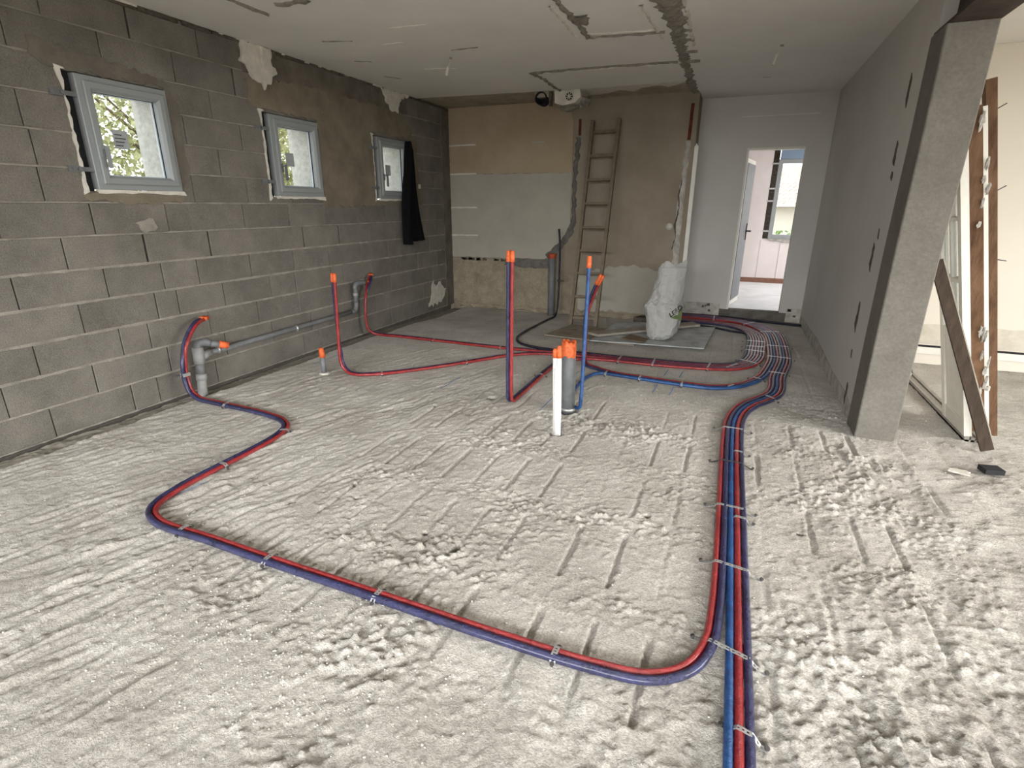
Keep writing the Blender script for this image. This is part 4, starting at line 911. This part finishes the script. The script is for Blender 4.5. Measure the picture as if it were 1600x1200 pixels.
gp = thing('standpipe', (2.893, 3.535, 0), 'thick grey standpipe with an orange taped mouth beside the white pipes', 'waste pipe')
build('pipe_tube', MB().tube([(2.893, 3.535, -.05), (2.889, 3.532, .30), (2.885, 3.53, .455)], .0515, 24), M_GREYPVC, gp, True)
mb = MB(); rr = []
for r_, z in ((.0535, .41), (.054, .46), (.050, .515), (.040, .518), (.030, .49)):
    rr.append(len(mb.v)); mb.v += [(2.885+r_*math.cos(2*math.pi*j/24), 3.53+r_*math.sin(2*math.pi*j/24), z+.008*math.sin(j*1.9)+.006*math.sin(j*.8)) for j in range(24)]
for k in range(4):
    for j in range(24): mb.f.append((rr[k]+j, rr[k]+(j+1) % 24, rr[k+1]+(j+1) % 24, rr[k+1]+j))
mb.f.append(tuple(range(rr[4], rr[4]+24))); build('tape_wrap', mb, M_ORANGE, gp, True)
build('silver_ring', MB().tube([(2.893, 3.535, .0), (2.893, 3.535, .02)], .056, 20), M_ZINC, gp, True)
wpp = thing('white_pipe_pair', (2.949, 3.092, 0), 'two white insulated pipes with orange taped ends rising from a hole', 'pipe')
for s in (-1, 1):
    o = build('white_tube', MB().tube(catmull([(2.949+s*.011, 3.092, -.04), (2.945+s*.0135, 3.092, .2), (2.938+s*.014, 3.092, .43), (2.936+s*.0135, 3.092, .53)], .04), .0148, 14, True, .03, 3+s), M_WHITEPIPE, wpp, True)
    build('tape_wrap', MB().tube([(2.936+s*.0135, 3.092, .515), (2.935+s*.0125, 3.092, .56), (2.935+s*.013, 3.092, .585 + .01*s)], [.0165, .0165, .011], 12, True, .08, 8+s), M_ORANGE, wpp, True)
build('lower_sleeve', MB().tube([(2.949, 3.087, -.04), (2.946, 3.087, .2), (2.939, 3.087, .45)], .0205, 14, True, .02), M_WHITEPIPE, wpp, True)
bg_ = thing('standpipe', (1.60, 7.08, -.04), 'dark grey waste pipe standing against the back wall', 'waste pipe')
build('pipe_tube', MB().tube([(1.60, 7.085, -.06), (1.595, 7.09, .76)], .047, 20), M_GREYPVC, bg_, True)
build('tape_wrap', MB().tube([(1.595, 7.09, .74), (1.595, 7.09, .80), (1.595, 7.09, .805)], [.052, .050, .02], 18, True, .04), M_DORANGE, bg_, True)

# ------------------------------------------------------------------ ladder
ld = thing('ladder', (2.25, 6.36, 0), 'old wooden ladder leaning against the back wall', 'ladder')
LB, LT = Vector((2.094, 6.37, -.01)), Vector((2.06, 7.155, 2.42)); RB, RT = Vector((2.41, 6.385, -.01)), Vector((2.39, 7.155, 2.43))
nrm = Vector((0, -2.42, .78)).normalized()
for a, b in ((LB, LT), (RB, RT)):
    d = (b-a).normalized(); build('rail', MB().obox(a, Vector((1, 0, 0)), nrm, d, -.020, .020, -.03, .03, 0, (b-a).length), M_LADDER, ld)
for t_ in (.944, .829, .714, .599, .483, .37, .26, .146, .04):
    p, q = LB.lerp(LT, t_), RB.lerp(RT, t_); d = (LT-LB).normalized()
    build('rung', MB().obox(p, (q-p).normalized(), nrm, d, .015, (q-p).length-.015, -.018, .018, -.017, .017), M_LADDER, ld)

# ------------------------------------------------------------------ boards and rubble bag
def board(name, pts, z, t, m, label, cat='board', tilt=None, amp=.004, seed=1):
    mb = MB(); poly = ragged(pts, .2, amp, seed); n = len(poly)
    zz = (lambda x, y: z) if tilt is None else (lambda x, y: z+tilt[0]*(x-pts[0][0])+tilt[1]*(y-pts[0][1]))
    mb.v = [(x, y, zz(x, y)) for x, y in poly] + [(x, y, zz(x, y)+t) for x, y in poly]
    mb.f = [tuple(range(n-1, -1, -1)), tuple(range(n, 2*n))] + [(i, (i+1) % n, n+(i+1) % n, n+i) for i in range(n)]
    return tag(build(name, mb, m), label, cat)
board('hardboard_sheet', [(1.98, 5.68), (3.02, 5.60), (3.05, 6.22), (2.12, 6.34)], .004, .014, M_DSHEET, 'dirty brown hardboard sheet lying at the foot of the ladder')
board('fibre_sheet', [(2.55, 5.56), (3.72, 5.62), (3.79, 6.70), (2.62, 6.62)], .022, .010, M_SHEET, 'grey fibre sheet lying under the white bag', tilt=(.012, 0), seed=2)
board('plank', [(2.46, 5.80), (2.60, 5.70), (3.62, 6.62), (3.52, 6.78)], .040, .024, M_PLANK, 'dusty plank lying slantwise behind the white bag', tilt=(.018, .0), seed=3)
board('cardboard_scrap', [(2.86, 5.68), (3.12, 5.60), (3.14, 5.78), (2.92, 5.92)], .0495, .006, M_CARD, 'brown cardboard scrap left of the white bag', seed=4, amp=.01)
board('rubble_lump', [(2.78, 6.95), (2.98, 6.93), (3.02, 7.08), (2.84, 7.10)], -.02, .07, M_CHIPSHADE, 'dark lump of rubble at the foot of the back wall', cat='rubble', seed=6, amp=.03)
BC = Vector((3.245, 5.86, .050)); RT_ = Vector((.927, .375, 0)); FW_ = Vector((-.375, .927, 0))
bag = thing('rubble_bag', tuple(BC), 'white woven rubble bag standing on the grey sheet', 'bag')
prof = [(0.0, -.02, .07), (.01, -.01, .10), (.03, .0, .14), (.08, .02, .165), (.15, .03, .18), (.23, .03, .19), (.30, .02, .20), (.36, .01, .21), (.40, .01, .20), (.44, .03, .18), (.50, .055, .168), (.57, .065, .164), (.64, .075, .16), (.70, .09, .156), (.75, .10, .156), (.79, .11, .16), (.815, .11, .13)]
mb = MB(); NB = 26; rg = random.Random(8)
zs = []
for (z0_, c0_, h0_), (z1_, c1_, h1_) in zip(prof[:-1], prof[1:]): zs += [(z0_, c0_, h0_), ((z0_+z1_)/2, (c0_+c1_)/2, (h0_+h1_)/2)]
zs.append(prof[-1])
zs = [(z*.96, c*.80, h_*.97) for z, c, h_ in zs]
for k, (z, c, hw) in enumerate(zs):
    fl_ = max(.38, 1-.6*max(0, z-.40)/.42)
    for j in range(NB):
        a = 2*math.pi*j/NB; tw = a + 3.2*max(0, z-.30)
        cr = 1 + min(1, .3+z*3)*(.11*(abs(math.sin(2*tw+1))-.6) + .07*(abs(math.sin(3.5*tw-6*z))-.6)) + rg.uniform(-.03, .03)
        p = BC + RT_*(c + hw*cr*math.cos(a)) + FW_*(hw*.85*fl_*cr*math.sin(a)) + Vector((0, 0, z + (rg.uniform(-.012, .012) if 0 < k < len(zs)-3 else 0) + (.045*math.sin(2*a+.6)+.02*math.sin(5*a) if z > .78 else 0)))
        mb.v.append(tuple(p))
for k in range(len(zs)-1):
    for j in range(NB):
        j2 = (j+1) % NB; q = (k*NB+j, k*NB+j2, (k+1)*NB+j2, (k+1)*NB+j)
        if (j+k) % 2: mb.f += [(q[0], q[1], q[2]), (q[0], q[2], q[3])]
        else: mb.f += [(q[0], q[1], q[3]), (q[1], q[2], q[3])]
mb.f.append(tuple(range(NB-1, -1, -1))); mb.f.append(tuple(range((len(zs)-1)*NB, len(zs)*NB)))
build('bag_body', mb, M_BAG, bag, False)
# printed emblem with the visible letters
fa = math.radians(42); eu = (RT_*.93 + FW_*.37).normalized(); en = eu.cross(Vector((0, 0, 1))).normalized(); ez = Vector((0, 0, 1))
lo = BC + RT_*.075 - FW_*.160 + Vector((0, 0, .27))
pu = eu*math.cos(.55) + ez*math.sin(.55); pv_ = -eu*math.sin(.55) + ez*math.cos(.55)
mb = MB(); mb.prism([(-.02, .0), (.075, -.10), (.125, .0)], lo, pu, pv_, en, -.045, .004); gl = build('green_emblem', mb, M_GREEN, bag); gl['label'] = 'dark green printed emblem'
tc = bpy.data.curves.new('bag_lettering', 'FONT'); tc.body = 'LERO'; tc.size = .072; tc.extrude = .004
to = bpy.data.objects.new('bag_lettering_source', tc); COL.objects.link(to)
dg = bpy.context.evaluated_depsgraph_get(); tm = bpy.data.meshes.new_from_object(to.evaluated_get(dg)); bpy.data.objects.remove(to)
tb = link('bag_lettering', tm, None, bag); tm.materials.clear(); tm.materials.append(M_INK)
mw = Matrix(((pu.x, pv_.x, en.x, lo.x), (pu.y, pv_.y, en.y, lo.y), (pu.z, pv_.z, en.z, lo.z), (0, 0, 0, 1)))
tb.parent = bag; tb.matrix_parent_inverse = Matrix.Identity(4); tb.matrix_basis = Matrix.Translation(-BC) @ mw @ Matrix.Translation((-.03, .012, 0.004))

# ------------------------------------------------------------------ jacket hung on the third window
jk = thing('jacket', (.08, 5.98, 2.1), 'black jacket hanging from the corner of the farthest small window', 'jacket')
rows_ = [(2.15, 5.995, 6.03), (2.12, 5.99, 6.07), (2.05, 5.97, 6.12), (1.94, 5.95, 6.14), (1.80, 5.93, 6.16), (1.65, 5.90, 6.18), (1.50, 5.86, 6.205), (1.38, 5.85, 6.225), (1.27, 5.845, 6.25), (1.15, 5.84, 6.28), (1.05, 5.83, 6.31), (.985, 5.83, 6.33)]
def cloth(rows, x0, dep, seed):
    mb = MB(); rg = random.Random(seed); n = 15
    for k, (z, a, b) in enumerate(rows):
        for j in range(n):
            u = j/(n-1); f_ = math.sin(math.pi*u)**.6; fold = .012*math.sin(u*19+k*.25)+.008*math.sin(u*34-k*.3)
            mb.v.append((x0 + dep*f_ + fold*f_, a+(b-a)*u, z + rg.uniform(-.004, .004)))
        for j in range(n):
            u = 1-j/(n-1); mb.v.append((x0-.004, a+(b-a)*u, z))
    m2 = 2*n
    for k in range(len(rows)-1):
        for j in range(m2):
            j2 = (j+1) % m2; mb.f.append((k*m2+j, k*m2+j2, (k+1)*m2+j2, (k+1)*m2+j))
    mb.f.append(tuple(range(m2))); mb.f.append(tuple(range(len(rows)*m2-1, (len(rows)-1)*m2-1, -1)))
    return mb
build('body_panel', cloth([(z, a + (.13 if z < 1.2 else .06 if z < 1.6 else 0)*min(1, (1.7-z)*2 if z < 1.7 else 0), b) for z, a, b in rows_], .05, .06, 3), M_FABRIC, jk, True)
build('sleeve', cloth([(1.75, 5.90, 6.02), (1.6, 5.86, 6.01), (1.45, 5.835, 6.0), (1.3, 5.825, 5.995), (1.15, 5.82, 5.985), (1.02, 5.815, 5.975), (.955, 5.82, 5.965)], .06, .07, 5), M_FABRIC, jk, True)
build('cuff_tag', MB().box(.112, .120, 6.15, 6.19, 1.62, 1.67), M_PLASTER, jk)

# ------------------------------------------------------------------ leaning joinery beyond the pillar
EV = Vector((-.235, 0, 1)).normalized(); EU = Vector((0, 1, 0)); EU = (EU - EV*EU.dot(EV)).normalized(); EN = EU.cross(EV)   # EN points to +x side
def lean(base, us, vs_, ns, mb=None):
    mb = mb or MB(); return mb.obox(base, EU, EV, EN, us[0], us[1], vs_[0], vs_[1], ns[0], ns[1])
fr = thing('window_frame_leaning', (5.44, 4.8, 0), 'old glazed door frame leaning behind the pillar, its sill track on the floor', 'door frame')
B0 = Vector((5.44, 4.0, .02))
build('sill_track', MB().box(5.40, 5.425, 3.98, 5.52, 0, .035).box(5.435, 5.455, 3.98, 5.52, 0, .028).box(5.465, 5.49, 3.98, 5.52, 0, .035).box(5.40, 5.49, 3.98, 5.52, -.02, .012), M_LOOP, fr)
lean(Vector((5.44, 5.42, .02)), (0, .035), (0, 2.0), (-.03, .02), mb := MB()); build('far_jamb', mb, M_DOORW, fr)
lean(Vector((5.44, 5.46, .02)), (0, .03), (0, 2.0), (.02, .035), mb := MB()); build('black_seal', mb, M_BLACK, fr)
dl = thing('door_leaf', (5.44, 4.2, 0), 'white panelled door leaf with glazing bars leaning behind the dark plank', 'door leaf')
b0 = Vector((5.415, 3.98, .035))
for u0, u1 in ((0, .055), (.36, .415)): build('stile', lean(b0, (u0, u1), (0, 2.05), (-.02, .02)), M_DOORW, dl)
for v0, v1 in ((0, .10), (.60, .66), (.98, 1.0), (1.35, 1.37), (1.95, 2.05)): build('rail', lean(b0, (.055, .36), (v0, v1), (-.018, .018)), M_DOORW, dl)
build('panel', lean(b0, (.055, .36), (.10, .60), (-.008, .008)), M_DOORW, dl)
build('glazing_bar', lean(b0, (.195, .22), (.66, 1.95), (-.014, .014)), M_DOORW, dl)
for v0, v1 in ((.66, .98), (1.0, 1.35), (1.37, 1.95)): build('pane', lean(b0, (.055, .36), (v0, v1), (-.002, .002)), M_GLASS, dl)
def post(name, base, w_, t, ln, m, label, cat='timber'):
    return tag(build(name, lean(Vector(base), (0, t), (0, ln), (-w_/2, w_/2)), m), label, cat)
pa = thing('timber_post', (5.43, 3.86, 0), 'rough red brown timber post leaning just right of the white door leaf', 'timber')
build('post', lean(Vector((5.505, 4.09, .02)), (0, .05), (0, 2.0), (-.034, .034)), M_TIMBER, pa)
rg = random.Random(3)
for i in range(16):
    v = rg.choice([rg.uniform(.1, .75), rg.uniform(1.3, 2.0)]); p = Vector((5.53, 4.08, .02)) + EV*v + EN*rg.uniform(-.02, .03)
    build('plaster_crust', MB().blob(p, rg.uniform(.005, .012), rg.uniform(.005, .011), rg.uniform(.012, .05), i, .5, 9, 6), M_FOAM, pa)
pb = thing('timber_post', (5.5, 3.72, 0), 'red brown timber post with nails, rightmost of the leaning joinery', 'timber')
build('post', lean(Vector((5.605, 4.15, .0)), (0, .06), (0, 2.17), (-.026, .026)), M_TIMBER, pb)
for v in (1.15, 1.55, 2.0): q = Vector((5.605, 4.16, 0)) + EV*v + EN*.02; build('nail', MB().tube([q, q+EN*.05+EV*(.02 if v != 1.15 else -.02)], .003, 6), M_NAIL, pb)
st = thing('metal_stud', (5.44, 3.78, 0), 'thin grey metal stud between the two timber posts', 'stud')
build('web', lean(Vector((5.555, 4.12, .0)), (.004, .045), (0, 2.02), (-.0, .003)), M_ZINC, st)
build('flange', lean(Vector((5.555, 4.12, .0)), (0, .004), (0, 2.02), (-.0, .022)), M_DOORW, st)
dp = thing('leaning_plank', (5.46, 3.83, 0), 'dark weathered plank leaning diagonally against the pillar', 'plank')
A, Bp = Vector((5.475, 3.835, .01)), Vector((5.035, 3.925, 1.05)); d = (Bp-A).normalized(); Bp2 = A + d*1.5
sv = Vector((1, 0, 0)); sv = (sv-d*sv.dot(d)).normalized(); nn = d.cross(sv)
build('plank_body', MB().obox(A, sv, nn, d, -.032, .032, 0, .022, 0, 1.21), M_DPLANK, dp)
build('pale_edge', MB().obox(A, sv, nn, d, .032, .038, 0, .022, 0, 1.21), M_PLANK, dp)
tag(build('rubber_block', MB().obox((5.34, 3.46, .006), (.94, .2, 0), (-.2, .94, 0), (0, 0, 1), 0, .10, 0, .075, 0, .028), M_RUBBER), 'small black rubber block on the floor beside the leaning plank', 'block')
rg = random.Random(6)
mb = MB(); mb.prism(ragged([(5.16, 3.43), (5.25, 3.40), (5.27, 3.45), (5.20, 3.47)], .02, .008, 3), (0, 0, 0), *CA, .004, .014); tag(build('plaster_shard', mb, M_PLASTER), 'white plaster shard on the floor in front of the leaning plank', 'rubble')
tag(build('rubble_stone', MB().blob((1.06, .95, .0), .02, .02, .018, 4, .2), M_NAIL), 'small dark stone on the floor at the left picture edge', 'stone')
# chalk marks on the slab
mb = MB()
for (a, b) in (((1.80, 3.59), (1.81, 3.92)), ((2.71, 3.43), (2.71, 3.72)), ((2.69, 4.09), (2.72, 4.5)), ((3.42, 4.15), (3.43, 4.36)), ((3.55, 4.15), (3.56, 4.36)), ((3.45, 4.62), (3.46, 4.85)), ((3.58, 4.62), (3.59, 4.85)), ((3.4, 4.72), (3.68, 4.73)), ((1.37, 1.60), (1.40, 1.75)), ((.35, 3.75), (.36, 4.1))):
    n = 10
    for i in range(n):
        p0, p1 = [(a[0]+(b[0]-a[0])*t_, a[1]+(b[1]-a[1])*t_) for t_ in (i/n, (i+1)/n)]
        z0_, z1_ = [float(height(np.array([p[0]]), np.array([p[1]]))[0])+.0025 for p in (p0, p1)]
        mb.quad((p0[0]-.004, p0[1], z0_), (p0[0]+.004, p0[1], z0_), (p1[0]+.004, p1[1], z1_), (p1[0]-.004, p1[1], z1_))
ch = build('chalk_mark', mb, M_CHALK, floor)
# loose grit
mb = MB(); rg = random.Random(77)
for i in range(1500):
    x, y = rg.uniform(.3, 5.6), rg.uniform(.7, 4.6)
    if rg.random() < .35: x, y = rg.gauss(2.6, .35), rg.gauss(1.0, .2)
    z = float(height(np.array([x]), np.array([y]))[0]); s = rg.uniform(.0015, .0045)
    mb.blob((x, y, z+s*.3), s, s*rg.uniform(.7, 1.2), s*.8, i, .25, 5, 3)
tag(build('loose_grit', mb, M_STONE), 'loose pale grit scattered over the rough floor', 'grit', kind='stuff')
